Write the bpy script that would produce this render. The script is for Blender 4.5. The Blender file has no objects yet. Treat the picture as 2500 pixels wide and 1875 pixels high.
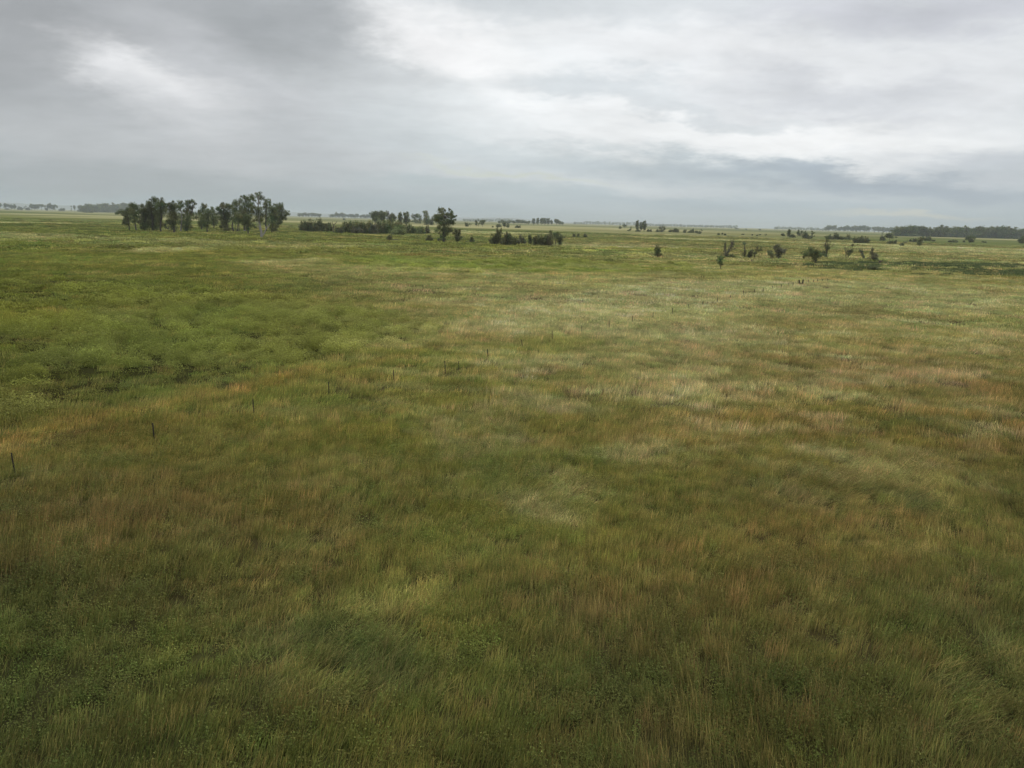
import bpy, math, random
import numpy as np
from mathutils import Vector, Matrix

# ------------------------------------------------------------------ camera
scene = bpy.context.scene
CAM_H = 13.0                     # metres above the prairie
F_PX = 1902.0                    # focal length in pixels of a 2500 px wide frame
PITCH = math.radians(11.8)
ROLL = math.radians(1.53)        # horizon drops to the right
cam_data = bpy.data.cameras.new("camera")
cam_data.sensor_width = 36.0
cam_data.lens = F_PX / 2500.0 * 36.0
cam_data.clip_start = 0.1
cam_data.clip_end = 120000.0
cam = bpy.data.objects.new("camera", cam_data)
scene.collection.objects.link(cam)
fwd = Vector((0, math.cos(PITCH), -math.sin(PITCH)))
right0 = Vector((1, 0, 0))
up0 = right0.cross(fwd)
rt = right0 * math.cos(ROLL) + up0 * math.sin(ROLL)
up = rt.cross(fwd)
R = Matrix((rt, up, -fwd)).transposed()
cam.matrix_world = Matrix.Translation((0, 0, CAM_H)) @ R.to_4x4()
scene.camera = cam
RT, UP, FW = np.array(rt), np.array(up), np.array(fwd)


def ray(px, py):
    """direction through pixel (2500x1875 frame)"""
    d = FW * F_PX + RT * (px - 1250.0) + UP * (937.5 - py)
    return d / np.linalg.norm(d)


def ground_pt(px, py, z=0.0, dmax=7000.0):
    d = ray(px, py)
    hd = math.hypot(d[0], d[1])
    if d[2] >= -1e-6:
        D = dmax
    else:
        D = min(dmax, (CAM_H - z) / -d[2] * hd)
    return np.array([d[0] / hd * D, d[1] / hd * D, 0.0]), D


def pt_at(px, py, D):
    d = ray(px, py)
    hd = math.hypot(d[0], d[1])
    return np.array([d[0] / hd * D, d[1] / hd * D, CAM_H + d[2] / hd * D])


def to_pix(X, Y, Z=0.0):
    v = np.stack([X, Y, np.zeros_like(X) + Z - CAM_H], -1)
    w = v @ FW
    w = np.where(w < 0.5, 0.5, w)
    return 1250 + (v @ RT) / w * F_PX, 937.5 - (v @ UP) / w * F_PX


# ------------------------------------------------------------------ node helpers
def nd(nt, typ, **kw):
    n = nt.nodes.new(typ)
    for k, v in kw.items():
        if k.startswith("i_"):
            key = k[2:]
            key = int(key) if key.isdigit() else key.replace("_", " ")
            n.inputs[key].default_value = v
        else:
            setattr(n, k, v)
    return n


def mth(nt, op, a, b=None, c=None, clamp=False):
    n = nt.nodes.new("ShaderNodeMath")
    n.operation = op
    n.use_clamp = clamp
    for i, v in enumerate((a, b, c)):
        if v is None:
            continue
        if isinstance(v, (int, float)):
            n.inputs[i].default_value = v
        else:
            nt.links.new(v, n.inputs[i])
    return n.outputs[0]


def mixc(nt, fac, a, b, blend="MIX"):
    n = nt.nodes.new("ShaderNodeMix")
    n.data_type = "RGBA"
    n.blend_type = blend
    for sock, v in ((n.inputs[0], fac), (n.inputs[6], a), (n.inputs[7], b)):
        if isinstance(v, (int, float)):
            sock.default_value = v
        elif isinstance(v, tuple):
            sock.default_value = v if len(v) == 4 else v + (1,)
        else:
            nt.links.new(v, sock)
    return n.outputs[2]


def lin(c):
    c = np.asarray(c, float) / 255.0
    return np.where(c <= 0.04045, c / 12.92, ((c + 0.055) / 1.055) ** 2.4)


def L4(r, g, b):
    v = lin((r, g, b))
    return (float(v[0]), float(v[1]), float(v[2]), 1.0)


# ------------------------------------------------------------------ sky (world): overcast cloud deck over a Nishita sky
SUN_EL, SUN_AZ = math.radians(52), math.radians(25)      # azimuth from +Y towards +X
world = bpy.data.worlds.new("World")
scene.world = world
world.use_nodes = True
nt = world.node_tree
nt.nodes.clear()
out = nd(nt, "ShaderNodeOutputWorld")
bg = nd(nt, "ShaderNodeBackground")
nt.links.new(bg.outputs[0], out.inputs[0])
nish = nd(nt, "ShaderNodeTexSky", sky_type="NISHITA", sun_disc=False, sun_elevation=SUN_EL,
          sun_rotation=SUN_AZ, altitude=300.0)
tc = nd(nt, "ShaderNodeTexCoord")
sep = nd(nt, "ShaderNodeSeparateXYZ")
nt.links.new(tc.outputs["Generated"], sep.inputs[0])
dx, dy, dz = sep.outputs
az = mth(nt, "ARCTAN2", dx, dy)
el = mth(nt, "ARCSINE", dz)
elp = mth(nt, "MAXIMUM", el, 0.0)
# cloud-deck plane coordinates
den = mth(nt, "ADD", mth(nt, "MAXIMUM", dz, 0.0), 0.20)
cx = mth(nt, "DIVIDE", dx, den)
cy = mth(nt, "DIVIDE", dy, den)
cmb = nd(nt, "ShaderNodeCombineXYZ")
nt.links.new(cx, cmb.inputs[0])
nt.links.new(cy, cmb.inputs[1])


def wnoise(scale, detail, rough, seed, dist=0.0, stretch=(1, 1, 1), rot=0.0, vec=None):
    mp = nd(nt, "ShaderNodeMapping")
    mp.inputs["Location"].default_value = (seed * 7.3, seed * 3.1, seed)
    mp.inputs["Rotation"].default_value = (0, 0, rot)
    mp.inputs["Scale"].default_value = stretch
    nt.links.new(vec or cmb.outputs[0], mp.inputs[0])
    n = nd(nt, "ShaderNodeTexNoise", i_Scale=scale, i_Detail=detail, i_Roughness=rough, i_Distortion=dist)
    nt.links.new(mp.outputs[0], n.inputs["Vector"])
    return n.outputs["Fac"]


# angular coordinates wobbled by noise so that the broad cloud masses have torn edges
ang = nd(nt, "ShaderNodeCombineXYZ")
w1 = mth(nt, "MULTIPLY", mth(nt, "SUBTRACT", wnoise(1.6, 7, 0.62, 1.0), 0.5), 0.26)
w2 = mth(nt, "MULTIPLY", mth(nt, "SUBTRACT", wnoise(1.9, 7, 0.62, 2.0), 0.5), 0.15)
# less wobble near the horizon, where the deck is foreshortened
fl = mth(nt, "MINIMUM", mth(nt, "ADD", mth(nt, "MULTIPLY", elp, 6.0), 0.15), 1.0)
nt.links.new(mth(nt, "ADD", az, mth(nt, "MULTIPLY", w1, fl)), ang.inputs[0])
nt.links.new(mth(nt, "ADD", el, mth(nt, "MULTIPLY", w2, fl)), ang.inputs[1])


def blob(px, py, rx, ry, rotdeg=0.0):
    """soft 0..1 cloud mass centred where the ray of that pixel points; radii in px at 1902 px/rad"""
    d = ray(px, py)
    a0, e0 = math.atan2(d[0], d[1]), math.asin(d[2])
    mp = nd(nt, "ShaderNodeMapping", vector_type="TEXTURE")
    mp.inputs["Location"].default_value = (a0, e0, 0)
    mp.inputs["Rotation"].default_value = (0, 0, math.radians(-rotdeg))
    mp.inputs["Scale"].default_value = (rx / F_PX, ry / F_PX, 1)
    nt.links.new(ang.outputs[0], mp.inputs[0])
    ln = nd(nt, "ShaderNodeVectorMath", operation="LENGTH")
    nt.links.new(mp.outputs[0], ln.inputs[0])
    mr = nd(nt, "ShaderNodeMapRange", interpolation_type="SMOOTHERSTEP")
    mr.inputs["From Min"].default_value = 0.0
    mr.inputs["From Max"].default_value = 1.6
    mr.inputs["To Min"].default_value = 1.0
    mr.inputs["To Max"].default_value = 0.0
    nt.links.new(ln.outputs["Value"], mr.inputs["Value"])
    return mr.outputs[0]


# base tone by elevation
ramp = nd(nt, "ShaderNodeValToRGB")
cr = ramp.color_ramp
stops = [(0.0, (158, 175, 184)), (0.03, (166, 181, 188)), (0.07, (180, 192, 197)), (0.13, (200, 207, 210)),
         (0.25, (210, 215, 218)), (0.60, (214, 217, 222)), (1.0, (222, 224, 228))]
while len(cr.elements) < len(stops):
    cr.elements.new(0.5)
for e, (p, c) in zip(cr.elements, stops):
    e.position = p
    e.color = L4(*c)
nt.links.new(mth(nt, "DIVIDE", elp, 1.2), ramp.inputs[0])
col = ramp.outputs[0]
# (px, py, rx, ry, rot, colour, strength)
for (px, py, rx, ry, rot, c, s) in [
    (0, 190, 640, 210, 0, (167, 169, 171), .8),
    (300, 350, 620, 75, 2, (192, 194, 196), .65),
    (150, 40, 560, 170, 0, (164, 166, 168), .8),
    (650, 60, 420, 150, 8, (164, 167, 169), .75),
    (820, 380, 600, 70, 4, (186, 190, 193), .5),
    (600, 190, 330, 90, 24, (205, 207, 210), .7),
    (1500, 250, 620, 240, 0, (240, 243, 244), .95),
    (2150, 220, 640, 250, 0, (236, 238, 240), .95),
    (1950, 350, 520, 70, 4, (250, 251, 251), .95),
    (1700, 130, 400, 60, 6, (246, 247, 248), .6),
    (1180, 130, 270, 90, 22, (250, 251, 251), 1.0),
    (1020, 65, 200, 70, 12, (255, 255, 255), 1.0),
    (300, 165, 110, 50, 20, (214, 215, 217), .6),
    (400, 228, 175, 75, 17, (246, 246, 247), .85),
    (330, 190, 90, 60, 0, (236, 237, 238), .5),
    (500, 330, 300, 80, 15, (204, 207, 210), .5),
    (1480, 225, 300, 36, 5, (206, 213, 217), .7),
    (1800, 285, 180, 20, 6, (208, 214, 218), .65),
    (2060, 230, 240, 60, 4, (208, 211, 216), .75),
    (1450, 20, 420, 45, 0, (212, 217, 220), .6),
    (2300, 0, 420, 50, 0, (206, 208, 216), .7),
    (1500, 400, 520, 36, 3, (196, 206, 210), .7),
    (1250, 425, 230, 9, 6, (208, 214, 204), .8),
    (1150, 450, 300, 18, 4, (178, 192, 196), .6),
    (1850, 440, 520, 34, 3, (176, 188, 196), .75),
    (2180, 452, 420, 26, 4, (164, 176, 188), .8),
    (2450, 410, 240, 34, 2, (182, 190, 199), .6),
    (2180, 527, 170, 7, 2, (216, 214, 200), .85),
    (1750, 500, 500, 22, 1, (170, 186, 195), .6),
    (300, 450, 600, 40, 1, (170, 175, 178), .7),
]:
    m = blob(px, py, rx, ry, rot)
    col = mixc(nt, mth(nt, "MULTIPLY", m, s), col, L4(*c))
# fine cloud structure, streaked
n1 = wnoise(1.3, 8, 0.58, 3.0, 0.2, (1.0, 1.0, 1), math.radians(-18))
n2 = wnoise(4.2, 8, 0.62, 5.0, 0.2, (0.8, 1.1, 1), math.radians(-12))
nn = mth(nt, "ADD", mth(nt, "MULTIPLY", mth(nt, "SUBTRACT", n1, 0.5), 0.50),
         mth(nt, "MULTIPLY", mth(nt, "SUBTRACT", n2, 0.5), 0.36))
nn = mth(nt, "MULTIPLY", nn, mth(nt, "MINIMUM", mth(nt, "ADD", mth(nt, "MULTIPLY", elp, 5.0), 0.35), 1.0))
gain = mth(nt, "ADD", 1.0, nn)
gcol = nd(nt, "ShaderNodeVectorMath", operation="SCALE")
nt.links.new(col, gcol.inputs[0])
nt.links.new(gain, gcol.inputs[3])
# clouds hide all but a few per cent of the blue sky
skyb = nd(nt, "ShaderNodeVectorMath", operation="SCALE")
nt.links.new(nish.outputs[0], skyb.inputs[0])
skyb.inputs[3].default_value = 0.10
colf = mixc(nt, 0.96, skyb.outputs[0], gcol.outputs[0])
# overhead the deck is thinner and brighter, out of the picture (an overcast zenith is brighter than its horizon)
zen = nd(nt, "ShaderNodeMapRange", interpolation_type="SMOOTHSTEP")
zen.inputs["From Min"].default_value = 0.30
zen.inputs["From Max"].default_value = 1.1
zen.inputs["To Min"].default_value = 1.0
zen.inputs["To Max"].default_value = 1.45
nt.links.new(el, zen.inputs["Value"])
zs = nd(nt, "ShaderNodeVectorMath", operation="SCALE")
nt.links.new(colf, zs.inputs[0])
nt.links.new(zen.outputs[0], zs.inputs[3])
nt.links.new(zs.outputs[0], bg.inputs[0])
bg.inputs[1].default_value = 1.0

# weak diffuse sun behind the overcast
sd = bpy.data.lights.new("sun", "SUN")
sd.energy = 0.5
sd.angle = math.radians(35)
sd.color = (1.0, 0.97, 0.92)
sun = bpy.data.objects.new("sun", sd)
scene.collection.objects.link(sun)
sdir = Vector((math.sin(SUN_AZ) * math.cos(SUN_EL), math.cos(SUN_AZ) * math.cos(SUN_EL), math.sin(SUN_EL)))
sun.rotation_euler = sdir.to_track_quat("Z", "Y").to_euler()
sun.location = (0, 0, 60)

scene.view_settings.view_transform = "Standard"
scene.view_settings.look = "None"
scene.view_settings.exposure = 0.0
scene.view_settings.gamma = 1.0
try:
    scene.cycles.max_bounces = 5
    scene.cycles.diffuse_bounces = 2
    scene.cycles.transmission_bounces = 2
    scene.cycles.volume_bounces = 1
    scene.cycles.use_denoising = True
    scene.cycles.denoiser = 'OPENIMAGEDENOISE'
    scene.cycles.denoising_input_passes = 'RGB_ALBEDO_NORMAL'
    scene.cycles.denoising_prefilter = 'ACCURATE'
except Exception:
    pass

# ------------------------------------------------------------------ numpy noise
def _hash(ix, iy, seed):
    h = (ix.astype(np.int64) * 374761393 + iy.astype(np.int64) * 668265263 + seed * 974634777) & 0xFFFFFFFF
    h = ((h ^ (h >> 13)) * 1274126177) & 0xFFFFFFFF
    h = h ^ (h >> 16)
    return (h & 0xFFFFFF) / float(0xFFFFFF)


def vnoise(x, y, seed):
    ix, iy = np.floor(x), np.floor(y)
    fx, fy = x - ix, y - iy
    u, v = fx * fx * (3 - 2 * fx), fy * fy * (3 - 2 * fy)
    a, b = _hash(ix, iy, seed), _hash(ix + 1, iy, seed)
    c, d = _hash(ix, iy + 1, seed), _hash(ix + 1, iy + 1, seed)
    return (a * (1 - u) + b * u) * (1 - v) + (c * (1 - u) + d * u) * v


def fbm(x, y, scale, oct=4, seed=0, gain=0.55):
    """about -1..1"""
    s, a, t = 0.0, 1.0, 0.0
    f = 1.0 / scale
    for o in range(oct):
        ca, sa = math.cos(o * 1.1 + seed), math.sin(o * 1.1 + seed)
        s = s + a * (vnoise((x * ca - y * sa) * f + 31.7 * o, (x * sa + y * ca) * f - 17.3 * o, seed + o) - 0.5)
        t += a
        a *= gain
        f *= 2.07
    return s / t * 3.0


def sstep(a, b, x):
    t = np.clip((x - a) / (b - a), 0, 1)
    return t * t * (3 - 2 * t)


# ------------------------------------------------------------------ what grows where (albedo of the field)
GC = np.array([0, 500, 1000, 1500, 2000, 2500.])
# rows: pixels below the horizon -> colours across the field
GR = [
    (3,   [(104, 108, 70), (106, 110, 74), (112, 112, 78), (118, 116, 82), (112, 114, 76), (100, 104, 66)]),
    (22,  [(92, 100, 52), (98, 104, 56), (106, 106, 62), (122, 118, 76), (120, 116, 74), (112, 106, 64)]),
    (45,  [(88, 98, 44), (96, 102, 50), (98, 104, 54), (118, 114, 68), (122, 114, 70), (118, 108, 62)]),
    (75,  [(84, 96, 42), (94, 98, 48), (100, 104, 54), (104, 106, 56), (118, 114, 66), (120, 112, 66)]),
    (120, [(84, 92, 38), (92, 98, 44), (108, 108, 62), (112, 112, 64), (118, 114, 70), (112, 108, 60)]),
    (175, [(80, 90, 36), (94, 99, 46), (108, 106, 64), (120, 117, 78), (122, 118, 80), (116, 112, 70)]),
    (250, [(84, 91, 36), (82, 93, 42), (101, 105, 56), (124, 119, 82), (120, 114, 76), (110, 104, 64)]),
    (330, [(78, 88, 38), (84, 96, 46), (97, 102, 52), (117, 112, 74), (111, 103, 64), (99, 91, 50)]),
    (430, [(76, 84, 36), (88, 96, 44), (96, 98, 48), (104, 102, 56), (104, 94, 50), (94, 80, 42)]),
    (520, [(80, 83, 38), (92, 89, 44), (88, 92, 40), (96, 94, 48), (94, 84, 42), (88, 76, 38)]),
    (640, [(88, 83, 42), (86, 81, 40), (88, 86, 42), (90, 90, 42), (92, 82, 42), (82, 78, 38)]),
    (780, [(78, 70, 36), (88, 78, 40), (86, 86, 42), (92, 90, 44), (98, 88, 46), (80, 78, 40)]),
    (920, [(70, 70, 36), (82, 78, 40), (90, 88, 42), (86, 80, 42), (88, 78, 42), (74, 74, 38)]),
    (1080, [(66, 74, 36), (76, 78, 40), (88, 92, 44), (80, 76, 40), (76, 74, 38), (72, 74, 38)]),
    (1330, [(62, 68, 34), (68, 74, 36), (76, 80, 38), (70, 72, 36), (66, 70, 34), (64, 66, 34)]),
]
GRY = np.array([g[0] for g in GR], float)
GRC = lin(np.array([g[1] for g in GR], float))          # rows x cols x 3

# patches of different growth: (cx, cy, rx, ry, rot, colour, strength) as seen at 2500 px
G_BRIGHT, G_GREEN, TAN, ORANGE, BROWN, PALE, DARK, REED = ((98, 116, 52), (80, 100, 44), (140, 132, 92),
    (124, 96, 50), (96, 78, 48), (150, 142, 104), (60, 74, 38), (80, 94, 60))
PATCH = [
    (410, 613, 95, 6, 0, PALE, 1.5), (690, 642, 130, 8, 0, TAN, 1.6), (640, 606, 200, 4, 0, TAN, 1.2),
    (900, 665, 260, 16, 2, TAN, .55), (1500, 600, 260, 5, 1, (150, 138, 104), 1.4), (1800, 606, 260, 7, 1, TAN, 1.2),
    (1330, 555, 360, 4, 1, PALE, 1.5), (1120, 549, 300, 2.5, 1, PALE, 1.2), (1650, 563, 260, 3, 1, PALE, 1.0), (1250, 566, 380, 5, 1, (82, 98, 56), 1.4),
    (1150, 643, 330, 15, 1, (90, 112, 48), 1.4), (1520, 657, 200, 10, 1, (90, 110, 48), 1.5), (1080, 598, 300, 11, 0, (96, 112, 50), .6),
    (1600, 616, 250, 7, 0, (86, 106, 48), 1.4), (1870, 627, 420, 10, 1, TAN, 1.2), (1700, 640, 160, 8, 0, TAN, .5),
    (2080, 649, 160, 6, 1, REED, .9), (2330, 652, 240, 7, 1, REED, .9), (2420, 668, 240, 7, 2, REED, .9), (2330, 638, 160, 4, 1, REED, .7),
    (2300, 628, 160, 3, 1, (86, 100, 62), .6), (2060, 585, 360, 5, 1, (88, 104, 62), .7), (2380, 603, 180, 4, 1, (90, 100, 62), .6),
    (2200, 610, 500, 12, 1, (124, 112, 66), .55), (1950, 615, 300, 7, 1, (126, 110, 66), .5), (2420, 600, 140, 5, 1, (136, 124, 88), .7),
    (2150, 672, 180, 5, 1, TAN, .6), (2250, 690, 350, 12, 1, (122, 112, 70), .5), (1600, 690, 330, 14, 0, (128, 120, 78), .6),
    (1100, 715, 260, 22, 0, (118, 108, 72), .6), (1330, 760, 220, 30, -10, TAN, .6), (1010, 843, 110, 9, -2, (140, 126, 92), .8),
    (1650, 760, 230, 30, 0, (140, 134, 92), .75), (1900, 700, 300, 20, 0, (132, 126, 84), .6), (2380, 745, 180, 20, 0, (138, 130, 90), .7),
    (1600, 830, 190, 28, 6, (136, 132, 96), .7), (1450, 885, 110, 16, 5, (134, 128, 90), .6), (1400, 845, 110, 17, 0, (92, 102, 40), .8),
    (2150, 820, 300, 40, 0, (100, 100, 44), .6), (1980, 780, 200, 22, 0, (108, 88, 56), .5), (1960, 905, 180, 18, 8, (118, 90, 50), .6),
    (2200, 930, 280, 35, 4, (106, 78, 42), .6), (1700, 900, 250, 24, 0, (122, 114, 74), .55), (1230, 870, 160, 20, 0, (94, 104, 42), .7),
    (980, 900, 130, 26, 10, (82, 98, 40), .6), (560, 965, 100, 13, -8, (134, 104, 56), 1.7), (370, 1000, 140, 15, -12, (126, 98, 54), 1.5), (700, 935, 110, 9, -10, (120, 100, 56), 1.2), (170, 1050, 160, 14, -14, (124, 98, 56), 1.4), (860, 905, 90, 9, -8, (112, 104, 56), 1.0),
    (60, 1095, 130, 14, -10, (132, 104, 58), 1.6), (330, 1060, 230, 20, -10, (112, 88, 48), .7), (230, 1110, 160, 22, -8, (104, 84, 44), .6),
    (700, 1010, 130, 16, 0, (126, 118, 78), .5), (60, 1190, 120, 22, -4, (108, 100, 72), .5), (240, 1145, 90, 20, 0, (76, 96, 42), .5),
    (1350, 990, 130, 16, 6, (140, 132, 104), .8), (1560, 1040, 130, 14, 14, (124, 106, 70), .5), (1210, 1090, 90, 14, 0, (64, 84, 40), .7),
    (1190, 1150, 110, 24, 0, (72, 92, 40), .5), (1450, 1130, 190, 22, 0, (82, 104, 42), .6), (1880, 1060, 300, 40, 6, (102, 86, 42), .5),
    (2190, 1050, 110, 22, 0, (66, 86, 38), .7), (2010, 1128, 100, 16, 20, (136, 130, 92), .8), (2120, 1145, 120, 24, 16, (130, 124, 86), .7),
    (2200, 1240, 120, 26, 18, (60, 82, 44), .7), (2300, 1180, 200, 22, 12, (110, 106, 64), .5), (2380, 1270, 160, 36, 8, (78, 96, 48), .5),
    (1380, 1190, 110, 40, 25, (138, 128, 84), .8), (1320, 1255, 120, 26, 18, (140, 124, 90), .85), (1230, 1210, 60, 30, 10, (92, 100, 58), .5),
    (900, 1225, 50, 16, 0, (64, 92, 42), .8), (1180, 1170, 50, 14, 0, (58, 78, 36), .8), (930, 1130, 110, 18, 0, (122, 112, 70), .5),
    (1120, 1290, 150, 60, 0, (96, 102, 44), .6), (200, 1300, 60, 22, 0, (116, 98, 60), .7), (560, 1270, 260, 50, -8, (98, 80, 42), .6),
    (120, 1230, 200, 44, -6, (92, 74, 40), .5), (700, 1390, 200, 46, -20, (114, 96, 54), .6), (430, 1380, 170, 50, 0, (62, 78, 36), .5),
    (1340, 1380, 70, 30, 10, (132, 116, 66), .7), (1280, 1430, 160, 44, 10, (98, 84, 48), .5), (960, 1475, 170, 50, -10, (122, 118, 66), .8),
    (1500, 745, 400, 34, -6, (140, 134, 102), 1.1), (1180, 735, 200, 20, -8, (132, 124, 92), .9), (1820, 720, 360, 24, 0, (138, 132, 100), 1.0), (1560, 800, 300, 30, 4, (134, 129, 98), .8), (1250, 800, 160, 12, -8, (136, 128, 94), .8), (2350, 730, 260, 22, 0, (138, 130, 98), .9),
    (1100, 1560, 130, 80, 0, (104, 108, 50), .65), (760, 1500, 120, 34, -24, (108, 104, 56), .6), (850, 1600, 210, 75, 12, (56, 68, 36), 1.3),
    (960, 1680, 120, 55, 30, (52, 68, 36), 1.2), (800, 1740, 200, 44, 0, (86, 74, 48), .5), (1720, 1470, 260, 80, 10, (96, 76, 42), .5),
    (1950, 1330, 260, 60, 8, (110, 86, 46), .55), (1600, 1330, 160, 40, 0, (106, 100, 48), .5), (2300, 1450, 200, 60, 10, (88, 74, 42), .5),
    (1960, 1700, 180, 60, 0, (54, 72, 36), .7), (1500, 1680, 220, 70, 0, (60, 74, 36), .5), (2200, 1500, 200, 50, 10, (66, 84, 40), .5),
    (150, 1600, 300, 140, 0, (60, 80, 36), .5), (460, 1620, 110, 60, 0, (72, 94, 38), .6), (1380, 1830, 60, 24, 0, (108, 86, 46), .7),
    (1000, 1810, 160, 44, 0, (90, 92, 44), .5), (2330, 1820, 200, 44, 0, (76, 68, 40), .4), (1540, 1590, 60, 40, 0, (96, 92, 50), .5),
    (100, 760, 220, 30, 0, (100, 100, 38), .7), (60, 850, 160, 18, 0, (92, 98, 38), .6), (150, 690, 300, 12, 0, (64, 82, 34), .7),
    (430, 706, 150, 16, 0, (70, 88, 36), .7), (300, 775, 60, 8, 0, (58, 76, 36), .8), (190, 1000, 330, 18, -14, (64, 84, 38), .5),
    (1050, 870, 60, 8, 0, (82, 100, 48), .6),
]


PSTR = 0.50


def field(X, Y, extra=True):
    """reflectance-like colour (before the exposure factor) and masks for each ground point"""
    d = np.hypot(X, Y)
    px, py = to_pix(X, Y)
    # torn edges: displace the lookup by world-space noise
    # scale-free coordinates: features grow with distance, as drifts seen over a plain do
    PU, PV = np.arctan2(X, Y), np.log(np.maximum(d, 2.0))
    jx = fbm(X, Y, 14, 4, 11) * 34 + fbm(PU * 60, PV * 60, 5, 4, 12) * 26
    jy = (fbm(X, Y, 14, 4, 13) * 26 + fbm(PU * 60, PV * 60, 5, 4, 14) * 18)
    hor = 506 + 0.0268 * px
    dyp = np.clip(py - hor, 0.5, 2000)
    k = np.clip(dyp / 420.0, 0.012, 1.0)
    qx, qy = px + jx, py + jy * k
    dq = np.clip(qy - hor, 3, 1330)
    # colour grid
    fi = np.interp(dq, GRY, np.arange(len(GRY)))
    i0 = np.clip(fi.astype(int), 0, len(GRY) - 2)
    tv = (fi - i0)[:, None]
    fj = np.clip(np.interp(qx, GC, np.arange(6.0)), 0, 4.9999)
    j0 = fj.astype(int)
    tu = (fj - j0)[:, None]
    c = ((GRC[i0, j0] * (1 - tu) + GRC[i0, j0 + 1] * tu) * (1 - tv)
         + (GRC[i0 + 1, j0] * (1 - tu) + GRC[i0 + 1, j0 + 1] * tu) * tv)
    for (ex, ey, rx, ry, rot, cc, st) in PATCH:
        near = (np.abs(qx - ex) < rx * 2.2 + 30) & (np.abs(qy - ey) < (rx * abs(math.sin(math.radians(rot))) + ry) * 2.4 + 8)
        if not near.any():
            continue
        u, v = qx[near] - ex, qy[near] - ey
        ca, sa = math.cos(math.radians(rot)), math.sin(math.radians(rot))
        uu, vv = (u * ca + v * sa) / rx, (-u * sa + v * ca) / ry
        m = (1 - sstep(0.45, 1.45, np.sqrt(uu * uu + vv * vv))) * st * PSTR
        c[near] = c[near] * (1 - m[:, None]) + lin(cc) * m[:, None]
    # mixed species at all scales: straw, rust and green drifts
    a = fbm(PU * 45, PV * 45, 7.0, 5, 21, 0.62)
    b = fbm(X, Y, 26.0, 5, 22, 0.6)
    e = fbm(PU * 45, PV * 45, 2.4, 4, 23, 0.62)
    c = c ** 0.82 * np.array([0.107, 0.108, 0.045]) ** 0.18
    c = c * (1 - 0.08 * sstep(150, 600, d))[:, None]
    lum = np.exp(0.10 * a + 0.07 * b + 0.15 * e)
    c = c * lum[:, None]
    hue = fbm(PU * 45, PV * 45, 5.0, 4, 31) * 0.5 + fbm(X, Y, 17.0, 4, 32) * 0.5
    hs = np.clip(hue, -1, 1)[:, None]
    c = c * (1 + hs * np.array([0.11, -0.02, -0.04]))
    # drifts lie in long streaks on the far plain
    far = sstep(120, 500, d)
    ba = fbm(PU * 150 + 9.1, PV * 260, 62.0, 6, 51, 0.66)
    bb = fbm(PU * 160 + 3.7, PV * 260, 34.0, 5, 52, 0.66)
    c = c * np.exp((0.14 * ba + 0.22 * bb) * far)[:, None]
    w_ = (sstep(0.10, 0.55, ba) * far * 0.45)[:, None]
    c = c * (1 - w_) + lin((140, 136, 102)) * w_
    w_ = (sstep(0.05, 0.5, -bb) * far * 0.50)[:, None]
    c = c * (1 - w_) + lin((80, 94, 52)) * w_
    # field strips and hollows across the far plain
    fv = sstep(350, 900, d)
    az_ = np.arctan2(X, np.maximum(Y, 1.0))
    ld = np.log(np.maximum(d, 1.0))
    fs = fbm(az_ * 3.0, ld * 4.5, 1.0, 4, 55, 0.6)
    w_ = (sstep(0.05, 0.5, fs) * fv * 0.75)[:, None]
    c = c * (1 - w_) + lin((150, 144, 108)) * w_
    w_ = (sstep(0.05, 0.5, -fs) * fv * 0.75)[:, None]
    c = c * (1 - w_) + lin((78, 92, 50)) * w_
    # pale ripe wisps, densest right of the middle
    reg = sstep(700, 1300, px) * sstep(-60, 60, py - 640) * (1 - sstep(980, 1300, py)) * 0.75 + 0.15
    sk = fbm(PU * 45, PV * 80, 3.4, 5, 57, 0.66) + 0.25 * fbm(X, Y, 18, 3, 58)
    w_ = (sstep(-0.25, 0.85, sk) * reg * sstep(14, 40, d) * 0.52)[:, None]
    c = c * (1 - w_) + lin((148, 140, 108)) * w_
    # rusty strip that follows the fence on its left side
    jy2 = fbm(X, Y, 5, 3, 59)
    yc = np.interp(px, [-200, 0, 110, 250, 370, 560, 700, 860, 1000, 1110], [1118, 1082, 1060, 1030, 1003, 962, 936, 902, 868, 838])
    hw = np.interp(px, [0, 560, 1100], [17, 12, 7])
    w_ = ((1 - sstep(0.5, 1.4, np.abs(py - yc + jy2 * hw * .7) / hw)) * (1 - sstep(950, 1150, px)) * (0.62 + .3 * jy2))[:, None]
    w_ = np.clip(w_, 0, .85)
    c = c * (1 - w_) + lin((112, 99, 52)) * w_
    # thin straw streaks
    st = sstep(0.55, 1.1, fbm(PU * 45, PV * 70, 3.2, 4, 41))[:, None] * 0.24
    c = c * (1 - st) + lin((140, 132, 90)) * (c.mean(1, keepdims=True) / 0.13) * st
    # weed thicket on the left
    ex_, ey_ = px + (qx - px) * 0.35, py + (qy - py) * 0.35
    ylow = np.interp(ex_, [-900, 0, 110, 163, 354, 529, 610, 752, 854, 1000, 1080, 1150],
                     [1200, 1041, 1021, 1004, 958, 944, 915, 897, 872, 840, 815, 780])
    yup = np.interp(qx, [-900, 0, 400, 700, 1000, 1160], [640, 655, 665, 715, 758, 800])
    thick = sstep(0, 7, ylow - ey_) * sstep(0, 60, qy - yup) * (1 - sstep(1040, 1150, qx))
    # green weed bands further out
    band = np.zeros_like(px)
    for (ex, ey, rx, ry) in [(1150, 643, 330, 16), (1520, 657, 190, 9), (1600, 616, 240, 7), (650, 612, 330, 9), (350, 590, 340, 14), (1060, 598, 300, 9)]:
        band = np.maximum(band, 1 - sstep(0.7, 1.2, np.hypot((qx - ex) / rx, (qy - ey) / ry)))
    reed = np.zeros_like(px)
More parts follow.
